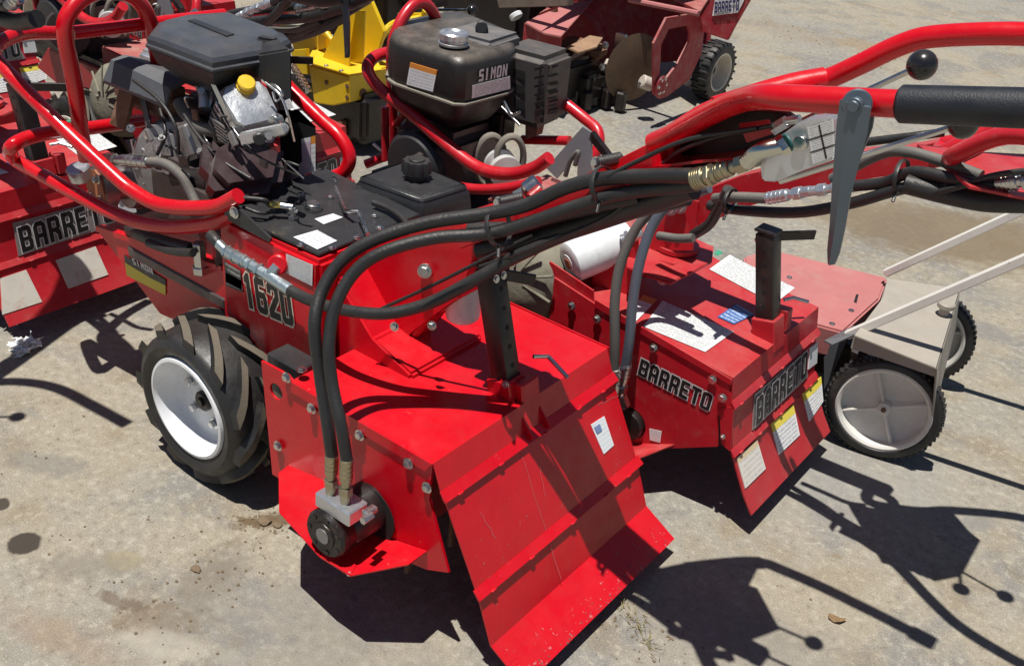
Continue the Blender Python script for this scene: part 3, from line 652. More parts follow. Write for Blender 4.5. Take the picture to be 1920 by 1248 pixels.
bm = BM(); lathe(bm, bell + Vector((.02, .0, -.03)), (-.55, .82, 0.1), [(.13, -.05), (.13, 0), (.122, .012), (.10, .018), (.095, .030), (.06, .036), (.055, .05), (.001, .05)], 40); bl = finish(bm, 'blower_housing', ENGG, TA, 35)
for k in range(8):
    a = k * math.pi / 4; ax2 = Vector((-.55, .82, .1)).normalized(); x2, y2, _ = frame(ax2); bolt(bell + Vector((.02, .0, -.03)) + ax2 * .014 + x2 * math.cos(a) * .112 + y2 * math.sin(a) * .112, ax2, bl, .007, .007)
for k in range(14):
    a = k * math.pi / 7; ax2 = Vector((-.55, .82, .1)).normalized(); x2, y2, _ = frame(ax2); d_ = x2 * math.cos(a) + y2 * math.sin(a); c_ = bell + Vector((.02, .0, -.03)); bm = BM(); cyl(bm, c_ + ax2 * .030 + d_ * .06, c_ + ax2 * .020 + d_ * .105, .0035, 6); finish(bm, 'cooling_rib', ENGG, bl)
# fittings and hose over the pump
fitting(TA, at(280, 305, 'y', .14), at(180, 296, 'y', .155), .0145)
hose(TA, YY((276, 304, .14), (310, 308, .13), (340, 330, .125), (358, 362, .125), (372, 392, .13)), .0125, RUBG)
# heat shield over the muffler
fS, nS = plane(at(270, 150, 'y', .10), (-.25, .75, .6))
def shield(b):
    a = [at(208, 110, 'y', .06), at(340, 168, 'y', -.03)]; o = a[1] - a[0]
    P = [at(208, 110, 'y', .06), at(238, 104, 'y', .02), at(262, 108, 'y', -.01)]
    sec0 = [at(193, 150, 'y', .09), at(208, 112, 'y', .07), at(232, 103, 'y', .03), at(262, 108, 'y', -.02), at(262, 118, 'y', -.03)]
    sec1 = [at(312, 198, 'y', .055), at(318, 165, 'y', .04), at(345, 150, 'y', .0), at(372, 150, 'y', -.05), at(372, 160, 'y', -.06)]
    A_ = [b.verts.new(p) for p in sec0]; B_ = [b.verts.new(p) for p in sec1]; off = Vector((.004, -.006, -.012))
    A2 = [b.verts.new(p + off) for p in sec0]; B2 = [b.verts.new(p + off) for p in sec1]
    for i in range(4):
        b.faces.new((A_[i], A_[i + 1], B_[i + 1], B_[i])); b.faces.new((A2[i], B2[i], B2[i + 1], A2[i + 1]))
    for L1, L2 in ((A_, A2), (B_, B2)):
        for i in range(4): b.faces.new((L1[i], L2[i], L2[i + 1], L1[i + 1]))
    b.faces.new((A_[0], B_[0], B2[0], A2[0])); b.faces.new((A_[4], A2[4], B2[4], B_[4]))
part('heat_shield', SHIELD, TA, shield, smooth=20)
part('muffler', RUST, TA, lambda b: rbox(b, at(285, 165, 'y', 0) + Vector((.02, -.02, -.03)), (.26, .10, .09), .03, 3, rotz(.0)))
part('muffler_stay', RUST, TA, slab, YY((222, 170, .07), (248, 178, .07), (232, 245, .08), (205, 232, .09)), (.01, -.02, 0))
part('muffler_stay', SHIELD, TA, slab, YY((262, 185, .05), (272, 188, .05), (285, 245, .06), (275, 245, .06)), (.01, -.01, 0))
hose(TA, YY((336, 192, .04), (350, 215, .05), (378, 240, .055), (412, 246, .05)), .016, RUBG, 'intake_hose')
# left cylinder and rocker cover
nC = Vector((-.62, .22, .75)).normalized(); cc = at(468, 196, 'y', .03); fC, _ = plane(cc, nC)
out = [(408, 182), (414, 160), (436, 151), (488, 148), (506, 164), (528, 212), (520, 230), (456, 246), (440, 236)]
face = [fC(*q) for q in out]; cen = sum(face, Vector()) / len(face)
bm = BM()
def scaled(s, d): return [cen + (p - cen) * s + nC * d for p in face]
rings_ = [[bm.verts.new(p) for p in scaled(s, d)] for s, d in ((1.0, -.034), (1.0, -.026), (.93, -.024), (.90, -.004), (.84, .004), (.5, .006))]
skin(bm, rings_); rc = finish(bm, 'rocker_cover', ALU, TA, 30)
bm = BM(); c = fC(459, 165) + nC * .006; cyl(bm, c, c + nC * .006, .022, 24, bev=.001); cyl(bm, c + nC * .006, c + nC * .020, .0205, 14, bev=.003); cap = finish(bm, 'oil_cap', YELCAP, rc, 35)
bm = BM()
for k in range(9):
    d = -.04 - k * .011; ps = scaled(1.02 if k % 2 == 0 else .96, d); slab(bm, ps, nC * -.005)
finish(bm, 'cooling_fins', ENGG, TA, 20)
bm = BM(); rr = [[bm.verts.new(p) for p in scaled(s, d)] for s, d in ((.86, -.03), (.86, -.16))]; skin(bm, rr); finish(bm, 'cylinder', ENG, TA, 30)
part('cylinder_shroud', surf('dark_maroon_shroud', (.045, .024, .026), .32, coat=.2, dirt=(.12, .09, .08), dirt_amt=.2), TA, lambda b: slab(b, [fC(*q) + nC * -.05 for q in ((395, 215), (440, 262), (540, 240), (552, 270), (540, 330), (430, 345), (385, 300))], nC * -.09, .026), smooth=40)
part('spark_plate', ALU, TA, lambda b: slab(b, [at(*q, 'y', .10) for q in ((446, 252), (530, 235), (535, 252), (452, 275))], (.01, -.02, 0), .003))
bm = BM(); c = at(486, 258, 'y', .105); cyl(bm, c, c + Vector((-.02, .015, .005)), .014, 18, bev=.003); finish(bm, 'spark_plug_boot', BLACK, TA)
wire(TA, [c + Vector((-.015, .012, .006)), at(510, 254, 'y', .06), at(535, 248, 'y', .04), at(540, 225, 'y', .0)], .006, RUBG, 'spark_lead')
bm = BM(); c = at(522, 224, 'y', .03); cyl(bm, c, c + Vector((-.01, .02, .0)), .015, 8, bev=.002); cyl(bm, c + Vector((-.01, .02, 0)), c + Vector((-.012, .026, 0)), .009, 8); finish(bm, 'drain_plug', STEEL, TA)
part('intake_manifold', ALU, TA, lambda b: (tube(b, YY((378, 160, .0), (385, 180, .02), (385, 205, .035)), .016, 12), cyl(b, at(383, 168, 'y', .02), at(374, 172, 'y', .03), .012, 6)))
part('second_cylinder', ENG, TA, lambda b: rbox(b, (.80, -.06, .75), (.16, .18, .14), .03))
for k in range(8):
    part('cooling_fin', ENGG, TA, slab, [v + Vector((0, 0, -.006 * k)) for v in YY((384, 270 + 5 * k, .06), (392, 268 + 5 * k, .06), (425, 315 + 3 * k, .06), (418, 320 + 3 * k, .06))], (.006, -.03, 0))
# wires and linkages
for q in [[(382, 135, .02), (372, 118, .0), (378, 100, .0), (386, 120, .0), (400, 150, .04), (430, 230, .08), (470, 280, .08)], [(395, 160, .06), (430, 235, .09), (480, 290, .09), (560, 330, .02)], [(498, 155, .03), (525, 178, .03), (540, 215, .03), (552, 265, .02)], [(340, 140, .0), (365, 150, .0), (400, 150, .0), (420, 160, .0)], [(350, 148, .0), (372, 160, .02), (380, 200, .04)], [(500, 158, 0), (516, 160, 0), (530, 178, 0), (518, 190, 0), (512, 172, 0)]]:
    wire(TA, YY(*q), .0028, STEEL if q[0][0] in (382, 498, 500) else RUB)
rq = random.Random(11)
for i in range(26):      # screws, clips and brackets spread over the castings
    px, py = rq.uniform(240, 540), rq.uniform(200, 350); p = at(px, py, 'y', rq.uniform(.06, .13)); d = Vector((rq.uniform(-1, .2), rq.uniform(.3, 1), rq.uniform(-.2, 1)))
    if i % 3 == 0: bolt(p, d, TA, rq.uniform(.005, .009), .008, STEEL if i % 2 else ENGG)
    elif i % 3 == 1: bm = BM(); box(bm, p, (rq.uniform(.015, .04), .008, rq.uniform(.012, .03)), roty(rq.uniform(-1, 1)), .002); finish(bm, 'engine_bracket', rq.choice([ENGG, ALU, RUST, BSTEEL]), TA)
    else: q = p + Vector((rq.uniform(-.06, .06), rq.uniform(-.02, .02), rq.uniform(-.05, .03))); wire(TA, [p, p.lerp(q, .5) + Vector((0, .015, .015)), q], rq.uniform(.0018, .0035), rq.choice([BLACK, STEEL, RUB]))
for k in range(11):
    px = 244 + 8 * k; part('cooling_fin', ENGG if k % 3 else ALU, TA, slab, YY((px, 262 + k * 2.0, .075), (px + 3, 262 + k * 2.0, .075), (px + 14, 318 + k * 1.5, .085), (px + 11, 318 + k * 1.5, .085)), (.004, -.04, 0), smooth=20)
for k in range(9):
    part('cooling_fin', ENGG, TA, slab, YY((398 + 2 * k, 222 + 7 * k, .075), (422 + 2 * k, 240 + 7 * k, .085), (422 + 2 * k, 243 + 7 * k, .085), (398 + 2 * k, 225 + 7 * k, .075)), (.006, -.03, 0), smooth=20)
for q in ([(250, 150, .08), (300, 190, .09), (330, 240, .10), (335, 290, .10)], [(345, 215, .09), (372, 255, .11), (415, 300, .12), (470, 335, .10)], [(300, 205, .06), (310, 250, .09), (295, 290, .1)]):
    wire(TA, YY(*q), .0045, RUB)
part('governor_arm', STEEL, TA, slab, YY((395, 158, .08), (404, 160, .08), (440, 235, .10), (432, 238, .10)), (0, -.003, 0))
part('cylinder_shoulder', ENGG, TA, lambda b: rbox(b, at(362, 262, 'y', .06), (.06, .06, .09), .012, 3, roty(.5)))
part('starter', BSTEEL, TA, lambda b: cyl(b, at(330, 330, 'y', .10), at(400, 345, 'y', .08), .028, 20, bev=.005))
# control box with label
part('control_box', BLACK, TA, lambda b: slab(b, YY((560, 330, -.10), (596, 318, -.10), (594, 238, -.10), (556, 242, -.10)), (.06, .005, 0), .004))
part('control_box_lid', BLACK, TA, lambda b: slab(b, YY((556, 242, -.10), (594, 238, -.10), (560, 205, -.10), (520, 205, -.10)), (.01, 0, -.02), .002))
sticker(TA, L_PINK, YY((561, 330, -.097), (583, 324, -.097), (583, 257, -.097), (558, 262, -.097)))
sticker(TA, L_ORANGE, YY((584, 323, -.097), (592, 320, -.097), (592, 254, -.097), (584, 256, -.097)))
sticker(TA, L_FINE, YY((540, 206, .0), (552, 202, .0), (543, 185, .0), (530, 190, .0)))
# air cleaner
zt = .975
bt = Z(zt, (277, 68), (306, 78), (398, 113), (500, 96), (545, 76), (535, 66), (432, 27), (345, 33), (295, 45))
cA = sum(bt, Vector()) / len(bt)
bm = BM(); rr = [[bm.verts.new(cA + (p - cA) * s + Vector((0, 0, d))) for p in bt] for s, d in ((1.0, -.030), (1.045, -.024), (1.045, -.020), (1.01, -.017), (1.01, -.006), (.97, .003), (.88, .009), (.84, .013), (.6, .014))]
skin(bm, rr); lid = finish(bm, 'air_cleaner_lid', surf('sky_sheen_black_plastic', (.045, .052, .065), .34, bump=.3, bscale=250, updust=.12), TA, 30)  # bluish sky sheen is put into the lid's base colour
bm = BM(); rr = [[bm.verts.new(cA + (p - cA) * s + Vector((0, 0, d))) for p in bt] for s, d in ((.50, -.11), (.90, -.062), (.98, -.032))]; skin(bm, rr); ac = finish(bm, 'air_cleaner', BLACK, TA, 30)
part('lid_clip', BLACK, lid, lambda b: rbox(b, at(502, 82, 'z', zt + .005), (.05, .03, .03), .006, 2, rotz(.4)))
part('lid_rib', BLUEBLK, lid, slab, Z(zt + .014, (352, 40), (366, 38), (440, 66), (425, 70)), (0, 0, .003), .001)
sticker(lid, L_FINE, Z(zt + .0125, (355, 43), (425, 70), (438, 67), (368, 41)))
sticker(lid, L_YEL, Z(zt + .0125, (405, 56), (440, 58), (445, 45), (412, 42)))
part('air_duct', BLACK, TA, slab, YY((440, 110, -.02), (546, 92, -.04), (549, 200, -.04), (520, 172, -.02), (480, 140, -.02)), (.08, -.03, 0), .004)
part('carburettor', BLACK, TA, lambda b: rbox(b, cA + Vector((-.02, -.02, -.20)), (.14, .16, .12), .01))
part('silver_housing', ALU, TA, lambda b: rbox(b, at(290, 120, 'y', -.12), (.08, .05, .07), .012))
# big clamp assembly beside the tank
bm = BM(); cyl(bm, at(376, 500, 'y', .175), at(372, 455, 'y', .175), .016, 6, bev=.002); cyl(bm, at(377, 512, 'y', .175), at(376, 498, 'y', .175), .020, 6, bev=.002); finish(bm, 'suction_fitting', STEEL, TA, 35)
hose(TA, YY((360, 468, .18), (310, 455, .18), (265, 440, .18), (245, 430, .15)), .017, RUB, 'suction_hose')
hose(TA, YY((362, 474, .20), (320, 470, .20), (278, 455, .20)), .010, RUB)
# ---- fuel tank at the far side
def tank(b):
    q = Z(.70, (672, 330), (765, 298), (878, 345), (790, 372)); c = sum(q, Vector()) / 4
    rs = [[b.verts.new(c + (p - c) * s + Vector((0, 0, d))) for p in q] for s, d in ((1.05, -.20), (1.14, -.19), (1.14, -.05), (1.06, -.012), (.98, 0))]
    skin(b, rs)
    bmesh.ops.bevel(b, geom=[e for e in b.edges], offset=.010, segments=3, affect='EDGES')
tk = part('fuel_tank', BLUEBLK, TA, tank, smooth=40)
bm = BM(); c = at(780, 335, 'z', .70); cyl(bm, c, c + Vector((0, 0, .022)), .026, 24); finish(bm, 'filler_neck', BLACK, tk)
bm = BM(); c2 = c + Vector((0, 0, .016)); ns = 10
rs = []
for h, s in ((0, 1), (.026, 1), (.032, .92)):
    rs.append([bm.verts.new(c2 + Vector((math.cos(a) * r * s, math.sin(a) * r * s, h))) for a, r in [(2 * math.pi * i / 40, .034 + .0028 * math.cos(ns * 2 * math.pi * i / 40)) for i in range(40)]])
skin(bm, rs); cyl(bm, c2 + Vector((0, 0, .032)), c2 + Vector((0, 0, .036)), .02, 24, bev=.001); finish(bm, 'fuel_cap', BLACK, tk, 30)
hose(TA, YY((700, 380, -.1), (730, 392, -.1), (755, 410, -.08), (765, 425, -.06)), .007, RUB, 'fuel_hose')
# ---- boom
part('boom', RED, TA, lambda b: slab(b, Y(.028, (640, 640), (600, 500), (700, 455), (890, 395), (1000, 372), (1130, 312), (1255, 250), (1262, 325), (1130, 368), (1000, 420), (890, 478), (775, 640)), (0, -.056, 0), .004), smooth=20)
part('boom_box', RED, TA, lambda b: slab(b, [(v.x, .076, v.z) for v in Y(.028, (890, 412), (1000, 392), (1130, 335), (1250, 275), (1258, 318), (1130, 362), (1000, 415), (890, 455))], (0, -.104, 0), .003), smooth=20)
part('boom_cheek', RED, TA, slab, Y(.034, (600, 512), (690, 462), (880, 425), (895, 470), (860, 560), (770, 620), (740, 668), (660, 668)), (0, -.068, 0), .003, smooth=20)
part('pivot_bolt', STEEL, TA, lambda b: (cyl(b, at(797, 508, 'y', .034), at(797, 508, 'y', .046), .016, 20, bev=.002), cyl(b, at(797, 508, 'y', .046), at(797, 508, 'y', .054), .010, 6)))
nb = [at(1225, 268, 'y', .03), at(1262, 252, 'y', .045), at(1330, 215, 'y', .09), at(1385, 190, 'y', .14), at(1430, 182, 'y', .19), at(1480, 184, 'y', .205), at(1600, 190, 'y', .205), at(1690, 195, 'y', .205)]
part('handlebar', TUBE, TA, tube, nb + [at(1940, 203, 'y', .205)], .0175, 18)
grip = BM(); cyl(grip, at(1685, 195, 'y', .205), at(1958, 204, 'y', .205), .0235, 28, bev=.004); finish(grip, 'grip', GLOVE, TA, 35)
fb = [at(1260, 252, 'y', .0), at(1340, 205, 'y', -.06), at(1470, 165, 'y', -.15), at(1545, 150, 'y', -.195), at(1610, 122, 'y', -.2), at(1690, 84, 'y', -.2), at(1760, 68, 'y', -.2), at(1920, 64, 'y', -.2), at(2010, 80, 'y', -.2)]
part('handlebar', TUBE, TA, tube, fb, .0175, 18)
part('handlebar_sleeve', TUBE, TA, tube, fb[1:4], .0215, 18)
grip = BM(); g0, g1 = at(2010, 80, 'y', -.2), at(2090, 98, 'y', -.2); cyl(grip, g0, g1, .0235, 28, bev=.004); finish(grip, 'grip', GLOVE, TA, 35)
part('boom_web', RED, TA, slab, [at(1230, 262, 'y', .02), at(1345, 207, 'y', .07), at(1430, 185, 'y', .17), at(1400, 205, 'y', .02), at(1540, 152, 'y', -.18), at(1345, 205, 'y', -.05)][:3] + [at(1540, 155, 'y', -.19)], (0, 0, -.006), smooth=20)
part('control_panel', RED, TA, slab, [(-.41, .07, 1.055), (-.53, .10, 1.115), (-.66, .09, 1.16), (-.715, -.03, 1.175), (-.62, -.12, 1.14), (-.54, -.10, 1.11), (-.41, -.03, 1.055)], (0, 0, -.005), smooth=20)
part('panel_skirt', RED, TA, slab, Y(.06, (1385, 232), (1440, 225), (1452, 250), (1400, 268)), (0, -.004, 0), smooth=20)
# valve block with fitting and label
bm = BM(); slab(bm, Y(.10, (1420, 285), (1500, 228), (1560, 222), (1560, 302), (1500, 322), (1455, 342), (1428, 340)), (0, -.05, 0), .003); vl = finish(bm, 'control_valve', ALU, TA, 25)
sticker(vl, L_WHITE, Y(.102, (1525, 307), (1566, 292), (1563, 222), (1514, 238)))
for a, b in (((1514, 262), (1566, 246)), ((1519, 285), (1566, 270))):
    part('label_rule', INK, vl, slab, Y(.1032, a, b, (b[0], b[1] + 2.5), (a[0], a[1] + 2.5)), (0, .0004, 0), smooth=0)
part('label_rule', INK, vl, slab, Y(.1032, (1534, 235), (1537, 234), (1551, 296), (1548, 298)), (0, .0004, 0), smooth=0)
bm = BM(); c = at(1502, 268, 'y', .10); cyl(bm, c, c + Vector((0, .006, 0)), .011, 18, bev=.001); cyl(bm, c + Vector((0, .006, 0)), c + Vector((0, .0065, 0)), .006, 6); finish(bm, 'port_plug', STEEL, vl)
fitting(TA, at(1325, 330, 'y', .12), at(1420, 298, 'y', .125), .013, surf('olive_plated_steel', (.42, .38, .27), .35, 1))
bm = BM(); e0, e1, e2 = at(1400, 305, 'y', .13), at(1425, 283, 'y', .135), at(1470, 272, 'y', .12)
tube(bm, [e0, e1, e2], .013, 16); cyl(bm, at(1462, 276, 'y', .125), at(1474, 268, 'y', .12), .016, 6); finish(bm, 'elbow_fitting', surf('bright_olive_plating', (.62, .62, .54), .2, 1), TA, 40)
bm = BM(); cyl(bm, at(1475, 268.5, 'y', .122), at(1478, 267, 'y', .12), .0135, 20); finish(bm, 'teal_ring', surf('teal_seal', (.01, .10, .10), .5), TA)
bm = BM(); cyl(bm, at(1450, 243, 'y', .08), at(1475, 228, 'y', .08), .010, 6); cyl(bm, at(1475, 228, 'y', .08), at(1500, 224, 'y', .08), .007, 12); finish(bm, 'upper_fitting', STEEL, TA)
# knobs on rods
for r0, r1, rr in (((1630, 168, -.02), (1729, 122, -.02), .0215), ((1600, 297, .06), (1806, 232, .06), .0205)):
    a = at(r0[0], r0[1], 'y', r0[2]); b = at(r1[0], r1[1], 'y', r1[2])
    rod = BM(); cyl(rod, a - (b - a).normalized() * .12, b, .0045, 12); ro = finish(rod, 'lever_rod', STEEL, TA)
    bm = BM(); bmesh.ops.create_uvsphere(bm, u_segments=32, v_segments=20, radius=rr); bmesh.ops.translate(bm, verts=bm.verts, vec=b); finish(bm, 'ball_knob', KNOB, ro, 60)
# hanging clutch lever
bm = BM()
lv = [((1607, 193), 27), ((1600, 240), 27), ((1590, 300), 22), ((1580, 360), 17), ((1573, 420), 14), ((1565, 470), 11), ((1561, 492), 6)]
rs = []
for (x, y), w in lv:
    c = at(x, y, 'y', .235); s = w / 1480
    rs.append([bm.verts.new(c + Vector((s * 1.1, .006, 0))), bm.verts.new(c + Vector((0, .013, 0))), bm.verts.new(c + Vector((-s * 1.1, .004, 0))), bm.verts.new(c + Vector((-s * .9, -.004, 0))), bm.verts.new(c + Vector((s * .9, -.002, 0)))])
skin(bm, rs); cyl(bm, at(1607, 195, 'y', .229), at(1607, 195, 'y', .238), .0185, 24, bev=.002)
lever = finish(bm, 'clutch_lever', LEV, TA, 40)
bm = BM(); c = at(1607, 196, 'y', .236); cyl(bm, c, c + Vector((0, .010, 0)), .010, 18, bev=.001); cyl(bm, c + Vector((0, .010, 0)), c + Vector((0, .016, 0)), .0075, 18, bev=.001); finish(bm, 'lever_pivot', LEV, lever)
part('lever_bracket', LEV, TA, slab, Y(.185, (1590, 215), (1640, 205), (1635, 240), (1600, 330), (1585, 300)), (0, -.004, 0))
# ---- hoses
fo = [mc + Vector((.012, -.03, .079)), mc + Vector((-.028, -.03, .079))]
for k, (f0, up) in enumerate(zip(fo, ((622, 850), (650, 858)))):
    t_ = at(*up, 'y', fo[k].y + .0)
    fitting(TA, t_, f0, .0125, surf('olive_plated_steel', (.42, .38, .27), .35, 1))
hose(TA, [at(622, 852, 'y', .40)] + YY((615, 800, .40), (600, 700, .385), (590, 610, .375), (604, 545, .34), (640, 490, .30), (700, 450, .26), (800, 418, .20), (905, 402, .15), (985, 385, .12), (1060, 352, .10), (1130, 335, .09), (1230, 330, .10), (1326, 330, .12)), .0125, label='longer of the two hoses rising from the motor')
hose(TA, [at(650, 860, 'y', .40)] + YY((640, 800, .40), (622, 715, .385), (617, 640, .37), (630, 570, .34), (665, 510, .30), (720, 472, .26), (815, 446, .20), (915, 438, .15), (1000, 415, .12), (1085, 385, .10), (1170, 362, .09), (1310, 345, .09)), .012)
# tee pipe and its hose
tp = [(405, 452, .205), (425, 472, .205), (462, 492, .205), (500, 515, .205), (545, 545, .205)]
bm = BM(); P_ = YY(*tp)
cyl(bm, P_[0], P_[1], .012, 14); cyl(bm, P_[1], P_[2], .014, 14, bev=.002); cyl(bm, P_[2], P_[3], .013, 8, bev=.002); cyl(bm, P_[3], P_[4], .0135, 14, bev=.002)
for k in range(5): q = P_[1].lerp(P_[3], k / 5); dq = (P_[3] - P_[1]).normalized(); cyl(bm, q, q + dq * .006, .0165, 6)
cyl(bm, at(505, 515, 'y', .205), at(520, 498, 'y', .19), .011, 8)
finish(bm, 'tee_pipe', surf('blued_zinc_steel', (.48, .56, .58), .32, .8), TA, 35)
hose(TA, YY((395, 440, .20), (404, 450, .205), (410, 458, .205)), .0125)
hose(TA, YY((540, 542, .205), (580, 562, .21), (640, 580, .22), (720, 588, .20), (800, 570, .16), (880, 530, .12), (960, 485, .08), (1060, 440, .05), (1180, 400, .03), (1290, 372, .03)), .0125)
hose(TA, YY((900, 470, .06), (980, 455, .05), (1080, 425, .04), (1200, 385, .04), (1300, 352, .05)), .020, label='thick black sleeve under the boom')
hose(TA, YY((880, 430, .09), (960, 425, .07), (1060, 400, .06), (1200, 370, .05)), .013)
for q in [[(690, 590, .15), (800, 540, .12), (900, 490, .09), (1000, 440, .07)], [(900, 500, .10), (1010, 460, .08), (1150, 400, .06), (1250, 300, .05), (1330, 262, .08), (1450, 235, .1)], [(1140, 330, .1), (1200, 300, .09), (1290, 262, .1), (1420, 240, .1)],]:
    wire(TA, YY(*q), .0038, RUB)
zip_tie(TA, at(935, 425, 'y', .13), at(985, 400, 'y', .12) - at(905, 420, 'y', .14), .044)
zip_tie(TA, at(1130, 345, 'y', .09), at(1200, 340, 'y', .09) - at(1060, 355, 'y', .10), .036)
for q, r in (((935, 380), .05), ((1118, 306), .05)):
    a = at(*q, 'y', .06); bm = BM(); cyl(bm, a, a + Vector((-.025, -.04, .008)), .011, 14, bev=.003); finish(bm, 'hose_clamp', BLACK, TA); bolt(a, (0.2, 1, .2), TA, .008, .008)
bm = BM(); cyl(bm, at(985, 360, 'y', .0), at(1010, 340, 'y', -.02), .018, 12, bev=.004); cyl(bm, at(970, 368, 'y', .0), at(986, 359, 'y', .0), .013, 6); finish(bm, 'return_fitting', STEEL, TA, 40)
# hydraulic filter of the front machine (white can behind the hoses)
def can(b, a, e, r): 
    a, e = Vector(a), Vector(e); d = e - a
    lathe(b, a, d, [(.001, 0), (r * .42, 0), (r * .45, .003), (r * .80, .003), (r * .95, .008), (r, .018), (r, d.length - .02), (r * .96, d.length - .012), (r * .96, d.length - .004), (r * .6, d.length), (.001, d.length)], 32)
part('oil_filter', FILT, TA, can, at(868, 600, 'y', -.03), at(868, 480, 'y', -.03), .038, smooth=40)

# chips and scrapes in the flap paint: irregular flakes along edges, too many to count
def chips(parent, name, A0, A1, n, seed, spread, mat):
    r_ = random.Random(seed); bm = BM(); A0, A1 = Vector(A0), Vector(A1)
    dn_ = Vector(spread); nn = (A1 - A0).cross(dn_).normalized()
    if nn.dot(Vector(CAM) - A0) < 0: nn = -nn
    for i in range(n):
        c = A0.lerp(A1, r_.random()) + dn_ * (abs(r_.gauss(0, .35))); s_ = r_.uniform(.0006, .0024) * (2.0 if r_.random() < .08 else 1)
        u = (A1 - A0).normalized(); w = dn_.normalized(); m = r_.randint(5, 7); e = r_.uniform(.4, 1.6)
        bm.faces.new([bm.verts.new(c + nn * .0007 + u * math.cos(2 * math.pi * k / m) * s_ * e * r_.uniform(.6, 1.2) + w * math.sin(2 * math.pi * k / m) * s_ / e * r_.uniform(.6, 1.2)) for k in range(m)])
    o = finish(bm, name, mat, parent, 0); o['kind'] = 'stuff'; return o
CH = surf('bare_chipped_metal', (.13, .10, .09), .6, .3); CHP = surf('scuffed_pale_red', (.50, .12, .12), .6)
chips(flapA, 'paint_chips', (-.4665, -.29, .0478), (-.4665, .29, .0478), 50, 1, (.03, 0, .017), CH)
chips(flapA, 'paint_scuffs', (-.4665, -.29, .0478), (-.4665, .29, .0478), 110, 2, (.07, 0, .039), CHP)
chips(flapA, 'paint_scuffs', (-.3365, -.29, .202), (-.3365, .29, .202), 60, 3, (.09, 0, .165), CHP)
for i, (x0, y0_, x1, y1_) in enumerate([(975, 845, 1052, 1085), (1010, 870, 1022, 930), (900, 960, 930, 1010), (1120, 760, 1160, 740)]):      # long scratches
    a, b = f2(x0, y0_), f2(x1, y1_); t_ = (b - a).normalized(); sd = t_.cross(n2).normalized() * .0006; up_ = n2 * (.0009 if n2.dot(Vector(CAM) - a) > 0 else -.0009)
    bm = BM(); P_ = [a.lerp(b, k / 6) + sd * math.sin(k * 2.1) * 3 for k in range(7)]
    for k in range(6): bm.faces.new([bm.verts.new(p + up_) for p in (P_[k] - sd, P_[k] + sd, P_[k + 1] + sd, P_[k + 1] - sd)])
    finish(bm, 'scratch', CHP, flapA, 0)
part('boom_gusset', RED, TA, slab, Y(.034, (1138, 309), (1200, 279), (1262, 250), (1262, 335), (1140, 350)), (0, -.006, 0), .001, smooth=20)
part('boom_shade_plate', BSTEEL, TA, slab, Y(-.005, (1262, 262), (1345, 222), (1400, 208), (1470, 212), (1500, 232), (1440, 300), (1330, 345), (1262, 345)), (0, -.02, 0), .001, smooth=20)  # black plate stands in for the shade under the handlebar tube
fitting(TA, at(1300, 337, 'y', .122), at(1345, 325, 'y', .122), .0165, surf('olive_plated_steel', (.42, .38, .27), .35, 1), name='crimped_sleeve')
# ================================================================== SECOND TILLER (faded, smaller, stickers)
TB = empty('rotary_tiller', (-.1, -.73, 0), 'faded red smaller tiller with white instruction sheets on its hood, beside the 1620 one', 'tiller', 'red rear-tine tillers parked in rows')
Y0, Y1 = -.975, -.478
PB = [(.0, .444), (-.448, .410), (-.462, .335), (-.490, .207), (-.543, .112), (-.574, .068)]
flapB = hood(TB, PB, Y0, Y1, 2, REDF, strips=(2, 3), strip_w=.022)
spB = Y(Y1, (1040, 520), (1120, 572), (1366, 716), (1374, 758), (1347, 780), (1346, 836), (1200, 842), (1160, 800), (1060, 700), (1030, 600))
hB = at(1183, 792, 'y', Y1)
bm = BM(); disc_plate(bm, [p + Vector((0, .002, 0)) for p in spB], hB + Vector((0, .002, 0)), .045, (0, -.006, 0)); finish(bm, 'side_plate', REDF, TB, 20)
bm = BM(); disc_plate(bm, [Vector((p.x, Y0 - .002, p.z)) for p in spB], Vector((hB.x, Y0 - .002, hB.z)), .045, (0, .006, 0)); finish(bm, 'side_plate', REDF, TB, 20)
part('flap_cheek', REDF, TB, slab, Y(Y1 + .004, (1349, 765), (1376, 762), (1369, 846), (1352, 832)), (0, -.004, 0), smooth=20)
part('side_flange', REDF, TB, slab, Y(Y1 + .006, (1116, 562), (1372, 712), (1370, 722), (1114, 575)), (0, -.004, 0), smooth=20)
for q in ((1120, 598), (1226, 652), (1336, 711), (1355, 745), (1356, 818), (1072, 573)):
    bolt(at(*q, 'y', Y1 + .007), (0, 1, 0), TB, .0085 if q[0] != 1356 else .005, .008)
wB = [at(1183, 832, 'y', Y1), at(1266, 834, 'y', Y1), at(1190, 864, 'y', -.40), at(1130, 850, 'y', -.40)]
part('skid_wing', REDF, TB, slab, wB, (0, 0, .004), smooth=20)
part('tine_box', REDD, TB, lambda b: box(b, (-.22, -.727, .30), (.36, .46, .20), bev=.01))
part('tine_shaft', RUST, TB, lambda b: cyl(b, (-.22, -.96, .19), (-.22, -.49, .19), .02, 16))
part('motor', BSTEEL, TB, lambda b: cyl(b, hB + Vector((0, -.05, 0)), hB + Vector((0, .02, 0)), .042, 24, bev=.004))
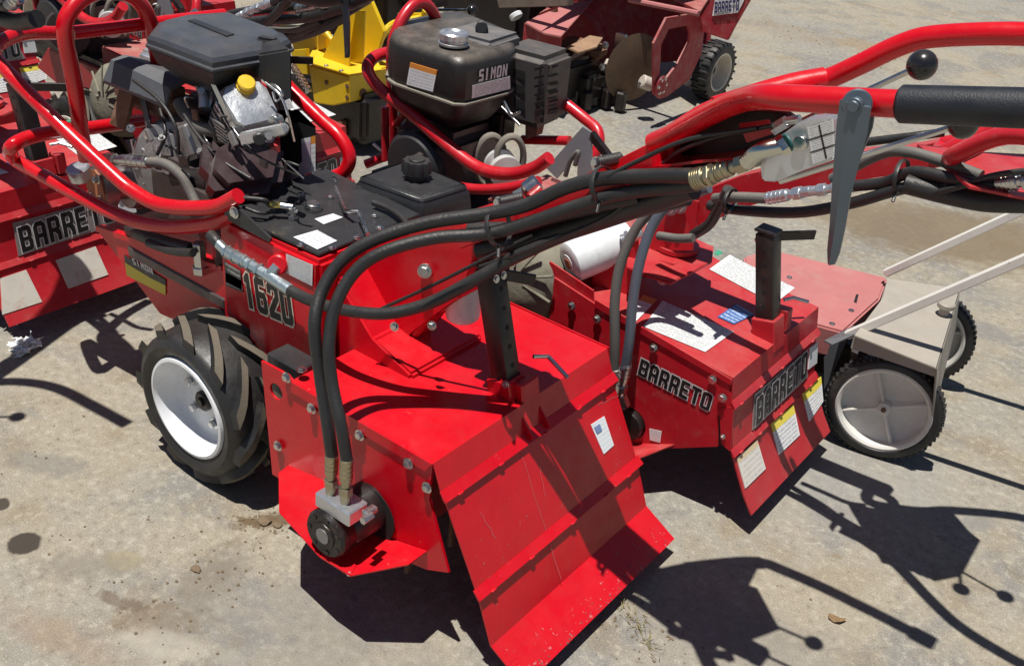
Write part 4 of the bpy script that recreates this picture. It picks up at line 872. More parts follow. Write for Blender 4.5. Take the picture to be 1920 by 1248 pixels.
# decals of the hood
tl = plane((-.2, -.7, .4305), Vector((-.448, 0, -.034)).cross(Vector((0, 1, 0))))[0]
def top(px, py): return tl(px, py)
sticker(TB, L_WHITE, [top(1206, 612), top(1322, 660), top(1376, 622), top(1242, 564)], name='instruction_sheet')
sticker(TB, L_ORANGE, [top(1170, 600), top(1187, 608), top(1232, 562), top(1206, 553)])
sticker(TB, L_WHITE, [top(1330, 505), top(1452, 570), top(1490, 540), top(1368, 478)], name='instruction_sheet')
sticker(TB, surf('green_print', (.05, .30, .18), .5), [top(1338, 476), top(1346, 480), top(1356, 474), top(1346, 468)])
sticker(TB, L_BLUE, [top(1345, 594), top(1376, 608), top(1414, 590), top(1380, 570)])
lettering(TB, 'BARRETO', at(1196, 701, 'y', Y1 + .003), at(1329, 771, 'y', Y1 + .003), at(1203, 671, 'y', Y1 + .003), outline=SILV, off=.55, gap=.9, lift=.001)
sticker(TB, L_FINE, Y(Y1 + .003, (1219, 824), (1238, 829), (1241, 808), (1218, 803)))
u1 = Vector((-.462, 0, .335)); w1 = Vector((-.490, 0, .207)) - u1; fb1, nb1 = plane(u1, w1.cross(Vector((0, 1, 0))))
u2 = Vector((-.490, 0, .207)); w2 = Vector((-.543, 0, .112)) - u2; fb2, nb2 = plane(u2, w2.cross(Vector((0, 1, 0))))
bandp = [fb1(1409, 806), fb1(1513, 706), fb1(1508, 658), fb1(1413, 738)]
sticker(flapB, surf('silver_decal_film', (.35, .31, .31), .3, .3), bandp, name='decal_band', lift=.003)
lettering(flapB, 'BARRETO', fb1(1413, 798), fb1(1508, 703), fb1(1415, 747), outline=SILV, off=.4, gap=1.0, lift=.006)
sticker(flapB, L_FLAG, [fb1(1514, 692), fb1(1530, 680), fb1(1532, 641), fb1(1517, 652)], lift=.003)
sticker(flapB, L_OLD, [fb2(1396, 915), fb2(1434, 878), fb2(1418, 824), fb2(1380, 858)], lift=.003)
sticker(flapB, L_YEL, [fb2(1459, 852), fb2(1498, 815), fb2(1486, 758), fb2(1444, 794)], lift=.003)
sticker(flapB, L_YEL, [fb2(1516, 790), fb2(1542, 752), fb2(1538, 706), fb2(1503, 738)], lift=.003)
# stake
sbB, stB = at(1440, 590, 'y', -.727), at(1441, 434, 'y', -.727)
stake(TB, sbB + (sbB - stB).normalized() * .08, stB, at(1528, 440, 'y', -.84), 0, REDF, w=.048)
dn = (stB - sbB).normalized(); rot = dn.to_track_quat('Z', 'Y').to_matrix()
bm = BM(); box(bm, sbB - dn * .045, (.062, .062, .085), rot, .003); box(bm, sbB + Vector((-.02, -.05, -.02)), (.04, .03, .06), roty(.1), .003); finish(bm, 'bar_socket', REDF, TB, 25)
bm = BM(); tube(bm, [at(1470, 562, 'y', -.76), at(1488, 558, 'y', -.78), at(1516, 566, 'y', -.80)], .0045, 10, sm=False); finish(bm, 'locking_pin', STEEL, TB)
# wheels, body
wheel(TB, (.42, -.50, .20), R=.20, w=.12, side=1, rm=RIMD, rimr=.11); wheel(TB, (.42, -.96, .20), R=.20, w=.12, side=-1, rm=RIMD, rimr=.11)
part('axle', BSTEEL, TB, lambda b: cyl(b, (.42, -.93, .2), (.42, -.53, .2), .025, 16))
part('body', REDD, TB, lambda b: slab(b, [(-.0, -.59, .30), (-.0, -.59, .50), (.12, -.59, .53), (.40, -.59, .55), (.40, -.59, .30)], (0, -.28, 0), .006), smooth=25)
part('lower_frame', REDF, TB, slab, [(.0, -.585, .30), (.0, -.585, .46), (.75, -.585, .46), (.85, -.585, .36), (.6, -.585, .30)], (0, -.29, 0), .004, smooth=25)
bp = lambda x, y: at(x, y, 'y', -.483)
part('body_side', REDF, TB, slab, [bp(1030, 490), bp(1112, 545), bp(1118, 690), bp(1035, 640)], (0, -.005, 0), smooth=20)
lettering(TB, '910', bp(1066, 634), bp(1138, 668), bp(1070, 598), outline=SILV, off=.5, gap=1, lift=.006)
bolt(bp(1071, 573), (0, 1, 0), TB, .009, .006); part('bore', DARKHOLE, TB, lambda b: cyl(b, bp(1042, 600), bp(1042, 600) + Vector((0, .001, 0)), .014, 16))
# filter
part('oil_filter', FILT, TB, can, at(1064, 494, 'y', -.50), at(1176, 447, 'y', -.66), .054, smooth=40)
fa = at(1066, 494, 'y', -.50); fe = (at(1176, 447, 'y', -.66) - fa).normalized()
part('filter_nut', ORUST, TB, lambda b: cyl(b, fa - fe * .004, fa + fe * .004, .015, 6))
fitting(TB, at(1205, 435, 'y', -.62), at(1165, 450, 'y', -.59), .016, ALU)
part('filter_bracket', REDF, TB, slab, YY((1110, 500, -.56), (1190, 450, -.6), (1190, 560, -.6), (1110, 590, -.56)), (0, -.02, -.0))
# dusty cowl seen between the machines
bm = BM(); lathe(bm, at(965, 520, 'y', -.46), (.0, 1, .15), [(.001, .02), (.05, .02), (.10, .0), (.125, -.03), (.13, -.08)], 24); cw = finish(bm, 'engine_cowl', CANVAS, TB, 35)
for k in range(9):
    a = k * .7; c = at(965, 520, 'y', -.44); bm = BM(); cyl(bm, c + Vector((math.cos(a) * .03, 0, math.sin(a) * .03)), c + Vector((math.cos(a) * .11, -.02, math.sin(a) * .11)), .004, 6); finish(bm, 'cowl_rib', CANVAS, cw)
# pivot assembly
part('pivot_base', REDF, TB, slab, [at(1180, 452, 'z', .54), at(1290, 440, 'z', .54), at(1338, 462, 'z', .54), at(1335, 490, 'z', .54), at(1258, 530, 'z', .54), at(1175, 500, 'z', .54)], (0, 0, -.008), .002, smooth=20)
part('pivot_skirt', REDF, TB, slab, YY((1168, 468, -.64), (1262, 495, -.64), (1262, 530, -.64), (1168, 512, -.64)), (0, -.006, 0), smooth=20)
part('pivot_skirt', REDF, TB, slab, [at(1266, 495, 'y', -.65), at(1338, 462, 'y', -.83), at(1335, 490, 'y', -.83), at(1266, 528, 'y', -.65)], (.006, 0, 0), smooth=20)
part('pivot_ring', REDF, TB, lambda b: (lathe(b, at(1268, 465, 'z', .542), (0, 0, 1), [(.052, 0), (.058, .002), (.058, .014), (.05, .016), (.035, .016), (.035, 0)], 32)), smooth=30)
for yy in (-.68, -.77): part('boom_upright', REDF, TB, slab, Y(yy, (1212, 470), (1232, 385), (1275, 368), (1310, 378), (1298, 470)), (0, -.006, 0), .001, smooth=20)
for q, yy in (((1243, 522), -.637), ((1276, 388), -.672), ((1258, 392), -.672)): bolt(at(*q, 'y', yy), (0, 1, .2), TB, .012, .010)
# boom and handlebars
part('boom', REDF, TB, slab, Y(-.70, (1262, 378), (1390, 330), (1560, 292), (1714, 277), (1806, 254), (1806, 306), (1700, 325), (1560, 345), (1400, 385), (1300, 432)), (0, -.06, 0), .003, smooth=20)
def G(px, py, h): q = at(px, py, 'z', 0); return Vector((q.x + .065 * h, q.y + .19 * h, h))
part('handlebar', TUBEF, TB, tube, [at(1770, 270, 'y', -.71), at(1835, 262, 'y', -.68), G(1640, 1010, 1.04), G(1700, 1070, 1.13), G(1800, 1170, 1.17), G(1900, 1235, 1.18), G(1960, 1265, 1.18)], .017, 14)
part('handlebar', TUBEF, TB, tube, [at(1770, 270, 'y', -.73), G(1640, 945, 1.0), G(1730, 962, 1.1), G(1800, 962, 1.15), G(1920, 974, 1.18), G(2010, 1000, 1.18), G(2100, 1040, 1.18)], .017, 14)
part('control_panel', REDF, TB, slab, [G(*q, 1.02) for q in ((1600, 950), (1690, 962), (1795, 962), (1828, 1000), (1850, 1018), (1815, 1085), (1765, 1095), (1740, 1082), (1665, 1060))], (0, 0, -.005), smooth=20)
for a, b in ((G(1812, 1085, 1.03), G(1815, 1110, 1.10)), (G(1800, 1068, 1.03), G(1898, 1124, 1.12))):
    rod = BM(); cyl(rod, a, b, .0045, 8); ro = finish(rod, 'lever_rod', STEEL, TB)
    bm = BM(); bmesh.ops.create_uvsphere(bm, u_segments=20, v_segments=12, radius=.021); bmesh.ops.translate(bm, verts=bm.verts, vec=b); finish(bm, 'ball_knob', KNOB, ro, 60)
# hoses
h1 = hose(TB, [at(1152, 705, 'y', -.44)] + YY((1153, 640, -.44), (1153, 560, -.45), (1165, 490, -.47), (1195, 425, -.50), (1240, 385, -.52), (1310, 358, -.52)), .0125, RUBG, label='dusty grey hose rising beside the lettering')
h2 = hose(TB, [at(1172, 690, 'y', -.42)] + YY((1180, 640, -.42), (1186, 570, -.43), (1200, 490, -.45), (1225, 420, -.48), (1262, 378, -.5), (1330, 352, -.5)), .0125, RUBB, label='worn bluish hose rising beside the lettering')
fitting(TB, at(1154, 690, 'y', -.44), at(1158, 730, 'y', -.45), .013, STEEL)
fitting(TB, at(1175, 680, 'y', -.42), at(1162, 745, 'y', -.44), .013, STEEL)
part('port_fitting', STEEL, TB, lambda b: cyl(b, at(1165, 740, 'y', -.44), at(1172, 760, 'y', -.45), .014, 6))
hose(TB, YY((1300, 440, -.62), (1330, 420, -.6), (1350, 385, -.58), (1366, 355, -.56)), .013, RUB)
hose(TB, YY((1235, 442, -.60), (1270, 447, -.59), (1300, 446, -.59)), .011, RUBG)
hose(TB, YY((1340, 372, -.58), (1380, 370, -.56), (1440, 372, -.56)), .012, RUBG)
fitting(TB, at(1438, 372, 'y', -.56), at(1520, 358, 'y', -.55), .0135, ALU, hexes=1)
fitting(TB, at(1605, 348, 'y', -.55), at(1515, 359, 'y', -.55), .0125, ALU)
hose(TB, YY((1600, 349, -.55), (1660, 342, -.54), (1700, 325, -.52), (1740, 325, -.5), (1830, 345, -.48), (1880, 345, -.48)), .012, RUB)
fitting(TB, at(1870, 344, 'y', -.48), at(1950, 335, 'y', -.47), .016, STEEL)
hose(TB, YY((1330, 385, -.6), (1400, 395, -.58), (1500, 398, -.57), (1600, 380, -.55), (1700, 352, -.52), (1780, 350, -.5)), .0125, RUB)
hose(TB, YY((1560, 335, -.58), (1650, 290, -.55), (1700, 285, -.53), (1760, 300, -.52), (1840, 330, -.5)), .011, RUBG)
hose(TB, YY((1600, 270, -.60), (1660, 262, -.6), (1720, 255, -.6), (1770, 248, -.62)), .009, RUB)
hose(TB, YY((1700, 345, -.5), (1780, 365, -.5), (1850, 378, -.5), (1940, 380, -.5)), .020, RUB, label='thick black sleeve at the picture edge')
hose(TB, YY((1740, 365, -.49), (1800, 350, -.47), (1860, 330, -.46), (1940, 318, -.46)), .006, RUB)
zip_tie(TB, at(1370, 375, 'y', -.56), (-1, 0, .2), .032); zip_tie(TB, at(1690, 330, 'y', -.52), (-1, 0, .2), .040)
# ---- guard tubes
yb = -.56
part('guard_tube', TUBEF, TB, tube, YY((1030, 296, yb), (1000, 316, yb), (955, 326, yb), (900, 316, yb), (845, 278, yb), (770, 212, yb), (712, 166, yb), (690, 134, yb)) + [at(697, 112, 'y', -.60), at(725, 100, 'y', -.66), at(790, 92, 'y', -.78)], .0175, 16)
part('guard_hoop', TUBEF, TB, tube, [at(*q, 'x', .80) for q in ((736, 300), (736, 200), (735, 100), (745, 55), (765, 20), (785, 5), (805, 14), (822, 50), (826, 110), (828, 240))], .0165, 14)
part('guard_post', TUBEF, TB, tube, YY((722, 200, -.58), (723, 300, -.58)), .012, 12, sm=False)
part('guard_rail', TUBEF, TB, tube, YY((686, 308, -.58), (730, 292, -.62), (800, 280, -.7)), .014, 12)
part('guard_rail', TUBEF, TB, tube, YY((855, 350, -.50), (900, 355, -.50), (955, 352, -.50), (1010, 340, -.50)), .014, 12)
part('guard_tube', TUBEF, TB, tube, [at(1020, 165, 'y', -.93), at(1048, 185, 'y', -.93), at(1095, 222, 'y', -.93), at(1120, 245, 'y', -.92), at(1122, 275, 'y', -.90), at(1108, 300, 'y', -.88)], .0165, 14)
part('guard_rail', TUBEF, TB, tube, YY((980, 262, -.88), (1068, 264, -.88)), .014, 12, sm=False)
part('tube_strut', TUBEF, TB, tube, YY((740, 235, -.62), (760, 212, -.62), (770, 200, -.62)), .010, 10, sm=False)
# grey triangular bracket
bm = BM()
Q = YY((1092, 238, -.74), (1108, 248, -.74), (1110, 332, -.74), (1082, 330, -.74), (1084, 290, -.74), (1044, 335, -.74), (1024, 315, -.74))
slab(bm, Q, (.0, -.006, 0)); finish(bm, 'throttle_bracket', GREY, TB, 20)
part('bracket_flange', BSTEEL, TB, slab, YY((1108, 248, -.74), (1140, 290, -.74), (1136, 300, -.74), (1104, 262, -.74)), (0, -.02, 0))
wire(TB, YY((1060, 330, -.7), (1070, 300, -.7), (1085, 285, -.7), (1078, 310, -.7)), .007, RUBG)
# ---- engine B
zs = .80
sp_ = Z(zs, (724, 143), (728, 150), (740, 158), (833, 190), (850, 196), (872, 197), (950, 176), (962, 168), (966, 160), (955, 130), (870, 92), (840, 88), (745, 110), (730, 125))
cT = sum(sp_, Vector()) / len(sp_)
def loft_px(b, levels):
    rs = [[b.verts.new(cT + (p - cT) * s + Vector((0, 0, d))) for p in sp_] for s, d in levels]; skin(b, rs)
part('fuel_tank', surf('dusty_black_plastic', (.018, .018, .018), .4, dirt=(.2, .18, .14), dirt_amt=.10, updust=.32, bump=.4, bscale=200), TB, loft_px, [(.96, .0), (.985, .02), (.98, .08), (.965, .10), (.92, .114), (.84, .121), (.4, .124)], smooth=40)
part('tank_seam', surf('tan_dusty_seam', (.22, .20, .16), .7), TB, loft_px, [(1.0, -.004), (1.015, -.003), (1.015, .002), (1.0, .003)], smooth=30)
part('tank_bottom', BLACK, TB, loft_px, [(.5, -.10), (.72, -.085), (.9, -.04), (.96, -.004)], smooth=40)
bm = BM(); c = at(850, 84, 'z', zs + .128); lathe(bm, c, (0, 0, 1), [(.038, 0), (.040, .006), (.034, .009), (.034, .013), (.039, .016), (.039, .030), (.035, .034), (.026, .035), (.02, .031), (.001, .031)], 10 * 4); finish(bm, 'filler_cap', ALU, TB, 30)
q = YY((764, 158, -.55), (813, 172, -.55), (821, 132, -.55), (771, 117, -.55))
e = sp_[2]; e2 = sp_[3]; nrm = (e2 - e).cross(Vector((0, 0, 1))).normalized(); fT = plane(e.lerp(e2, .5) * 1 + (cT - e) * .03, nrm)[0]
sticker(TB, L_ORANGE, [fT(764, 158), fT(813, 172), fT(821, 132), fT(771, 117)], lift=.004)
e = sp_[5]; e2 = sp_[6]; nrm = (e2 - e).cross(Vector((0, 0, 1))).normalized(); fT2 = plane(e.lerp(e2, .5) + (cT - e) * .03, nrm)[0]
sticker(TB, L_FINE, [fT2(883, 184), fT2(955, 166), fT2(954, 143), fT2(884, 160)], lift=.004)
lettering(TB, 'SIMON', fT2(894, 153), fT2(947, 141), fT2(896, 130), outline=None, ink=WHINK, lift=.005)
part('air_cleaner_box', surf('grey_faded_plastic', (.085, .09, .10), .6, updust=.3), TB, lambda b: rbox(b, at(905, 62, 'z', .93) + Vector((0, 0, -.03)), (.16, .16, .07), .012, 3, rotz(.1)))
part('air_cleaner_knob', BLACK, TB, lambda b: cyl(b, at(903, 52, 'z', .935), at(903, 52, 'z', .95), .018, 8, bev=.003))
mB = at(996, 106, 'z', .88)
MG = surf('grey_muffler_guard', (.075, .07, .07), .5, .3, updust=.3)
part('muffler_guard', MG, TB, lambda b: rbox(b, mB + Vector((.0, -.02, -.08)), (.165, .16, .205), .020, 3, rotz(.1)))
for k in range(6):
    for j in (0, 1):
        part('guard_slot', DARKHOLE, TB, slab, [at(1003 + 24 * j, 145 + 14 * k - 4 * j, 'y', -.80), at(1020 + 24 * j, 141 + 14 * k - 4 * j, 'y', -.80), at(1020 + 24 * j, 145 + 14 * k - 4 * j, 'y', -.80), at(1003 + 24 * j, 149 + 14 * k - 4 * j, 'y', -.80)], (0, .002, 0), smooth=0)
xf = mB.x - .0860
for k in range(6):
    for j in range(2):
        part('guard_slot', DARKHOLE, TB, slab, [at(x, y, 'x', xf) for x, y in ((1002 + 26 * j, 128 + 16 * k - 3 * j), (1020 + 26 * j, 124 + 16 * k - 3 * j), (1020 + 26 * j, 128 + 16 * k - 3 * j), (1002 + 26 * j, 133 + 16 * k - 3 * j))], (-.001, 0, 0), smooth=0)
yf = mB.y - .02 + .0805
for k in range(3):
    part('guard_opening', DARKHOLE, TB, slab, Y(yf, (964, 128 + 28 * k), (984, 134 + 28 * k), (984, 150 + 28 * k), (964, 144 + 28 * k)), (0, .001, 0), smooth=0)
part('crankcase', ENG, TB, lambda b: (rbox(b, cT + Vector((.0, -.01, -.24)), (.24, .22, .24), .03), cyl(b, cT + Vector((-.08, .12, -.24)), cT + Vector((-.02, .05, -.24)), .085, 28, bev=.008)))
part('recoil_cover', BLUEBLK, TB, lambda b: lathe(b, cT + Vector((-.0, .10, -.23)), (0, 1, 0), [(.10, 0), (.10, .03), (.085, .045), (.03, .05), (.001, .05)], 32))
bl = at(930, 290, 'y', -.66)
for k, (px, r) in enumerate(((918, .052), (955, .050))):
    c = at(px, 300, 'y', -.64 - .03 * k); d = Vector((-.35, .25, .0)).normalized(); x_, y_, n_ = frame(d); bm = BM()
    pts = [c + x_ * math.cos(a) * r * .8 + y_ * math.sin(a) * r * 1.35 for a in [2 * math.pi * i / 28 for i in range(28)]]
    skin(bm, [ring(bm, p, (p - c).normalized(), n_, .010, 8, .012) for p in pts], close=True); finish(bm, 'drive_belt', surf('dusty_belt', (.14, .13, .11), .8, updust=.4), TB, 50)
bm = BM(); lathe(bm, at(935, 305, 'y', -.66), (-.35, .25, 0), [(.045, 0), (.045, .02), (.03, .025), (.03, .05), (.045, .055), (.045, .075), (.02, .078), (.001, .08)], 32); finish(bm, 'pulley', surf('white_pulley', (.6, .6, .58), .4, .2), TB, 30)
part('engine_base', BSTEEL, TB, lambda b: box(b, (.60, -.73, .47), (.5, .26, .03)))
part('muffler_pipe', RUST, TB, slab, YY((985, 200, -.82), (1020, 190, -.82), (1005, 255, -.82), (985, 262, -.82)), (0, -.03, 0))
part('exhaust_box', ENG, TB, lambda b: rbox(b, cT + Vector((.0, -.14, -.16)), (.16, .10, .18), .02))
part('carburettor', BSTEEL, TB, lambda b: rbox(b, cT + Vector((-.10, -.12, -.12)), (.08, .07, .08), .01))
for q in [[(700, 270, -.6), (720, 285, -.6), (745, 290, -.6), (770, 280, -.6)], [(945, 190, -.7), (960, 215, -.7), (975, 210, -.7)], [(940, 200, -.7), (975, 235, -.7)]]: wire(TB, YY(*q), .004, STEEL)

# ================================================================== OTHER TILLERS OF THE SAME KIND
OTH = []
for (dx, dy, lab) in ((1.96, .775, 'dusty red tiller at the left picture edge, worn cream patches on its lower flap'),
                      (1.77, .02, 'red tiller behind the twin-cylinder engine, grey lever hanging before yellow steel'),
                      (3.35, -.78, 'red tiller in the far row at the upper left corner of the picture'),
                      (3.62, .12, 'red tiller in the far row, outermost at the left')):
    c = copy_tree(TB); c.location = TB.location + Vector((dx, dy, 0)); c['label'] = lab
    for ch in list(c.children_recursive):
        n = ch.name.split('.')[0]
        if n in ('handlebar', 'control_panel', 'ball_knob', 'lever_rod', 'clutch_lever') or (dy > .5 and n == 'boom'): bpy.data.objects.remove(ch)
    OTH.append(c)

TC, TE = OTH[0], OTH[1]
dC = TC.location - TB.location
for ch in list(TC.children_recursive):
    if ch.name.startswith('sticker') and (ch.data.materials[0] in (L_YEL, L_OLD)): bpy.data.objects.remove(ch)
fC2 = plane(u2 + dC, nb2)[0]; cream = surf('worn_cream_patch', (.58, .55, .48), .6, dirt=(.4, .1, .08), dirt_amt=.35, dscale=12)
sticker(TC, cream, [fC2(4, 590), fC2(78, 566), fC2(48, 506), fC2(0, 522)], name='cream_patch', lift=.004)
sticker(TC, cream, [fC2(128, 541), fC2(202, 515), fC2(178, 462), fC2(104, 488)], name='cream_patch', lift=.004)
sticker(TC, cream, [fC2(262, 496), fC2(330, 470), fC2(306, 420), fC2(238, 444)], name='cream_patch', lift=.004)
part('boom', REDF, TC, slab, [(1.75, .14, .72), (1.68, .14, .62), (1.50, .20, 1.0), (1.42, .22, 1.16), (1.48, .22, 1.18)], (0, .05, 0), .003, smooth=20)
part('handlebar', TUBEF, TC, tube, [Vector((1.48, .2, 1.1)), G(-60, 735, 1.28), G(0, 722, 1.32), G(60, 722, 1.34), G(120, 735, 1.34), G(180, 765, 1.34), G(248, 802, 1.34)], .019, 12)
part('handlebar', TUBEF, TC, tube, [Vector((1.48, .24, 1.1)), Vector((1.34, .65, 1.28)), Vector((1.25, .98, 1.32)), Vector((1.0, 1.05, 1.34))], .019, 12)
rod = BM(); cyl(rod, G(-70, 787, 1.2), G(40, 787, 1.3), .0045, 8); ro = finish(rod, 'lever_rod', STEEL, TC)
bm = BM(); bmesh.ops.create_uvsphere(bm, u_segments=20, v_segments=12, radius=.021); bmesh.ops.translate(bm, verts=bm.verts, vec=G(40, 787, 1.3)); finish(bm, 'ball_knob', KNOB, ro, 60)
for q, r in (([(372, 66, -.62), (430, 48, -.6), (500, 38, -.58), (570, 34, -.56), (640, 16, -.54), (700, -10, -.5)], .015), ([(390, 40, -.66), (460, 22, -.62), (540, 14, -.6), (620, 2, -.56)], .014), ([(470, 60, -.66), (530, 68, -.64), (590, 52, -.6), (640, 30, -.58), (690, 0, -.55)], .012), ([(380, 78, -.66), (420, 60, -.64), (480, 52, -.62), (550, 56, -.6), (600, 40, -.58)], .010), ([(520, 84, -.66), (560, 72, -.64), (600, 58, -.6), (650, 30, -.56)], .010)):
    hose(TE, YY(*q), r, RUB if r > .011 else RUBG)
fitting(TE, at(560, 18, 'y', -.58), at(640, 4, 'y', -.54), .017, STEEL)
bm = BM(); rs = []
for (x, y), w in (((646, -40), 12), ((648, 0), 12), ((650, 40), 10), ((651, 80), 7.5), ((652, 100), 6), ((652, 108), 3)):
    c = at(x, y, 'y', -.50); s_w = w / 900
    rs.append([bm.verts.new(c + Vector((s_w, .004, 0))), bm.verts.new(c + Vector((0, .012, 0))), bm.verts.new(c + Vector((-s_w, .003, 0))), bm.verts.new(c + Vector((-s_w * .8, -.004, 0))), bm.verts.new(c + Vector((s_w * .8, -.004, 0)))])
skin(bm, rs); finish(bm, 'clutch_lever', LEV, TE, 40)
# ================================================================== WALK-BEHIND MOWER
MW = empty('push_mower', (-.55, -1.35, 0), 'old walk-behind mower with spoked white wheels, grey rear cover and bleached red deck', 'mower')
WHEELW = surf('off_white_wheel_plastic', (.70, .68, .63), .45, dirt=(.40, .36, .31), dirt_amt=.28, dscale=10)
def spoked(parent, c, yaw, R=.155, w=.045):
    c = Vector(c); ax = Vector((math.sin(yaw), math.cos(yaw), 0)); bm = BM()
    lathe(bm, c, ax, [(R - .030, -.016), (R - .026, -w / 2), (R - .010, -w / 2 - .002), (R - .001, -w * .36), (R, 0), (R - .001, w * .36), (R - .010, w / 2 + .002), (R - .026, w / 2), (R - .030, .016)], 72)
    ty = finish(bm, 'tyre', TYRE, parent, 50); bm = BM(); x, y, n = frame(ax)
    for k in range(54):
        for s in (-1, 1):
            a = 2 * math.pi * (k + .5 * (s > 0)) / 54; d = x * math.cos(a) + y * math.sin(a)
            box(bm, c + d * (R - .0005) + ax * s * .012, (.007, .016, .006), Matrix((d.cross(ax), ax, d)).transposed(), .001)
    finish(bm, 'tread_lugs', TYRE, ty, 30)
    bm = BM(); lathe(bm, c, ax, [(R - .028, -.018), (R - .027, .020), (R - .033, .022), (R - .040, .018), (R - .043, -.006), (R - .06, -.012), (.03, -.015), (.018, -.015), (.018, .012), (.012, .014), (.001, .014)], 64)
    rm = finish(bm, 'rim', WHEELW, parent, 35)
    for k in range(4):
        a = 2 * math.pi * k / 4 + .42; d = x * math.cos(a) + y * math.sin(a); bm = BM(); cyl(bm, c + d * .012, c + d * (R - .04), .0045, 8, .006); finish(bm, 'spoke', WHEELW, rm)
    bm = BM(); cyl(bm, c + ax * .014, c + ax * .020, .007, 6); finish(bm, 'axle_nut', RUST, rm)
wy = -.22
w1c = at(1658, 763, 'z', .155); w2c = at(1728, 628, 'z', .155)
spoked(MW, w1c, wy); spoked(MW, w2c, wy)
w3c = w1c + Vector((.50, .02, 0)); spoked(MW, w3c + Vector((0, -.05, -.03)), wy, R=.125)
zt = .36
ct = Z(zt, (1664, 522), (1655, 560), (1602, 628), (1757, 690), (1800, 545), (1795, 540))
part('rear_cover', GREYP, MW, slab, ct, (0, 0, -.005), .001, smooth=20)
lo = [at(1757, 690, 'z', zt), at(1800, 545, 'z', zt)]
part('cover_side', GREYP, MW, lambda b: slab(b, [lo[0], lo[1], lo[1] + Vector((-.02, -.02, -.12)), lo[0] + Vector((-.022, -.06, -.17))], (.004, 0, 0), .001), smooth=20)
part('cover_cheek', GREYP, MW, slab, [at(1602, 628, 'z', zt - .006), at(1757, 690, 'z', zt - .006), at(1757, 690, 'z', zt - .006) + Vector((-.01, 0, -.025)), at(1602, 628, 'z', zt - .006) + Vector((0, 0, -.04))], (0, -.004, 0), smooth=20)
dk = Z(.30, (1395, 480), (1440, 466), (1665, 520), (1650, 560), (1582, 622), (1500, 600), (1400, 560))
part('deck', PINK, MW, slab, dk, (0, 0, -.09), .006, smooth=25)
part('deck_slot', DARKHOLE, MW, slab, Z(.3015, (1601, 565), (1605, 552), (1610, 552), (1606, 568)), (0, 0, .0008), smooth=0)
for q in ((1596, 582), (1560, 607), (1480, 520)): bolt(at(*q, 'z', .301), (0, 0, 1), MW, .006, .004)
part('blade_housing', BSTEEL, MW, lambda b: rbox(b, (sum(dk, Vector()) / len(dk)) + Vector((.0, -.02, -.12)), (.40, .34, .12), .02))
part('frame_side', surf('dark_grey_frame', (.09, .095, .105), .6), MW, slab, [at(1545, 640, 'y', -1.10), at(1590, 632, 'y', -1.10), at(1562, 700, 'y', -1.10), at(1545, 730, 'y', -1.10)], (0, -.01, 0))
part('axle', BSTEEL, MW, lambda b: cyl(b, w1c, w2c, .009, 12))
part('rear_frame', BSTEEL, MW, lambda b: box(b, (w1c + w2c) / 2 + Vector((.06, 0, .06)), (.18, .42, .10), rotz(-.1), .01))
for a, b, nm in (((1588, 628, -1.06), (1940, 477, -1.06), .014), ((1660, 512, -1.50), (1940, 384, -1.50), .013)):
    p, q = at(a[0], a[1], 'y', a[2]), at(b[0], b[1], 'y', b[2]); d = (q - p); q2 = p + d * 1.75; rot = d.normalized().to_track_quat('Z', 'Y').to_matrix()
    bm = BM(); box(bm, (p + q2) / 2, (.024, .024, (q2 - p).length), rot, .003); h = finish(bm, 'handle', WHT, MW)
bm = BM(); c = at(1768, 590, 'z', zt); cyl(bm, c, c + Vector((0, 0, .030)), .014, 16); cyl(bm, c + Vector((0, 0, .022)), c + Vector((0, 0, .040)), .024, 20, bev=.004); finish(bm, 'height_knob', GREYP, MW, 35)
part('hinge_flap', SHIELD, MW, slab, [at(1545, 640, 'z', .30), at(1600, 612, 'z', .30), at(1604, 628, 'z', .34), at(1560, 648, 'z', .30)], (0, 0, .004))

# ================================================================== YELLOW MACHINE
YM = empty('yellow_trencher', (1.86, -1.5, 0), 'yellow painted steel machine with upright gusset plates and a chain, standing between the black engines', 'trencher')
y_ = -1.49; cx0 = at(655, 190, 'y', y_)
part('base_box', YEL, YM, slab, Y(y_, (578, 122), (655, 143), (656, 192), (624, 199), (588, 194)), (0, -.30, 0), .006, smooth=25)
part('base_wing', YEL, YM, slab, [at(655, 143, 'y', y_), at(713, 134, 'x', cx0.x), at(704, 181, 'x', cx0.x), at(656, 192, 'y', y_)], (.006, 0, 0), .001, smooth=20)
zt2 = at(655, 143, 'y', y_).z + .004
part('base_top', YEL, YM, slab, Z(zt2, (575, 118), (655, 142), (716, 133), (700, 100), (640, 84), (590, 88)), (0, 0, .006), .001, smooth=20)
part('gusset_plate', YEL, YM, slab, [at(602, 112, 'y', -1.56), at(634, 50, 'y', -1.56), at(655, 40, 'y', -1.56), at(655, 125, 'y', -1.56)], (0, -.008, 0), .001, smooth=20)
part('gusset_plate', YEL, YM, slab, [at(648, 140, 'y', -1.60), at(667, 20, 'y', -1.60), at(684, 20, 'y', -1.60), at(680, 128, 'y', -1.64)], (0, -.008, 0), .001, smooth=20)
part('mast', YEL, YM, slab, Y(-1.70, (650, 110), (655, 10), (690, -10), (720, 60), (700, 125)), (0, -.02, 0), .002, smooth=20)
part('arm', YEL, YM, slab, Y(-1.62, (500, 45), (560, 50), (612, 62), (610, 90), (555, 112), (548, 78), (520, 70)), (0, -.03, 0), .003, smooth=20)
part('side_plate', YEL, YM, slab, Y(-1.50, (545, 95), (574, 92), (576, 140), (552, 138)), (0, -.02, 0), .002, smooth=20)
part('guard_arc', YEL, YM, lambda b: tube(b, YY((702, 100, -1.8), (715, 70, -1.8), (740, 45, -1.85), (790, 35, -1.9), (800, 20, -1.9)), .018, 10))
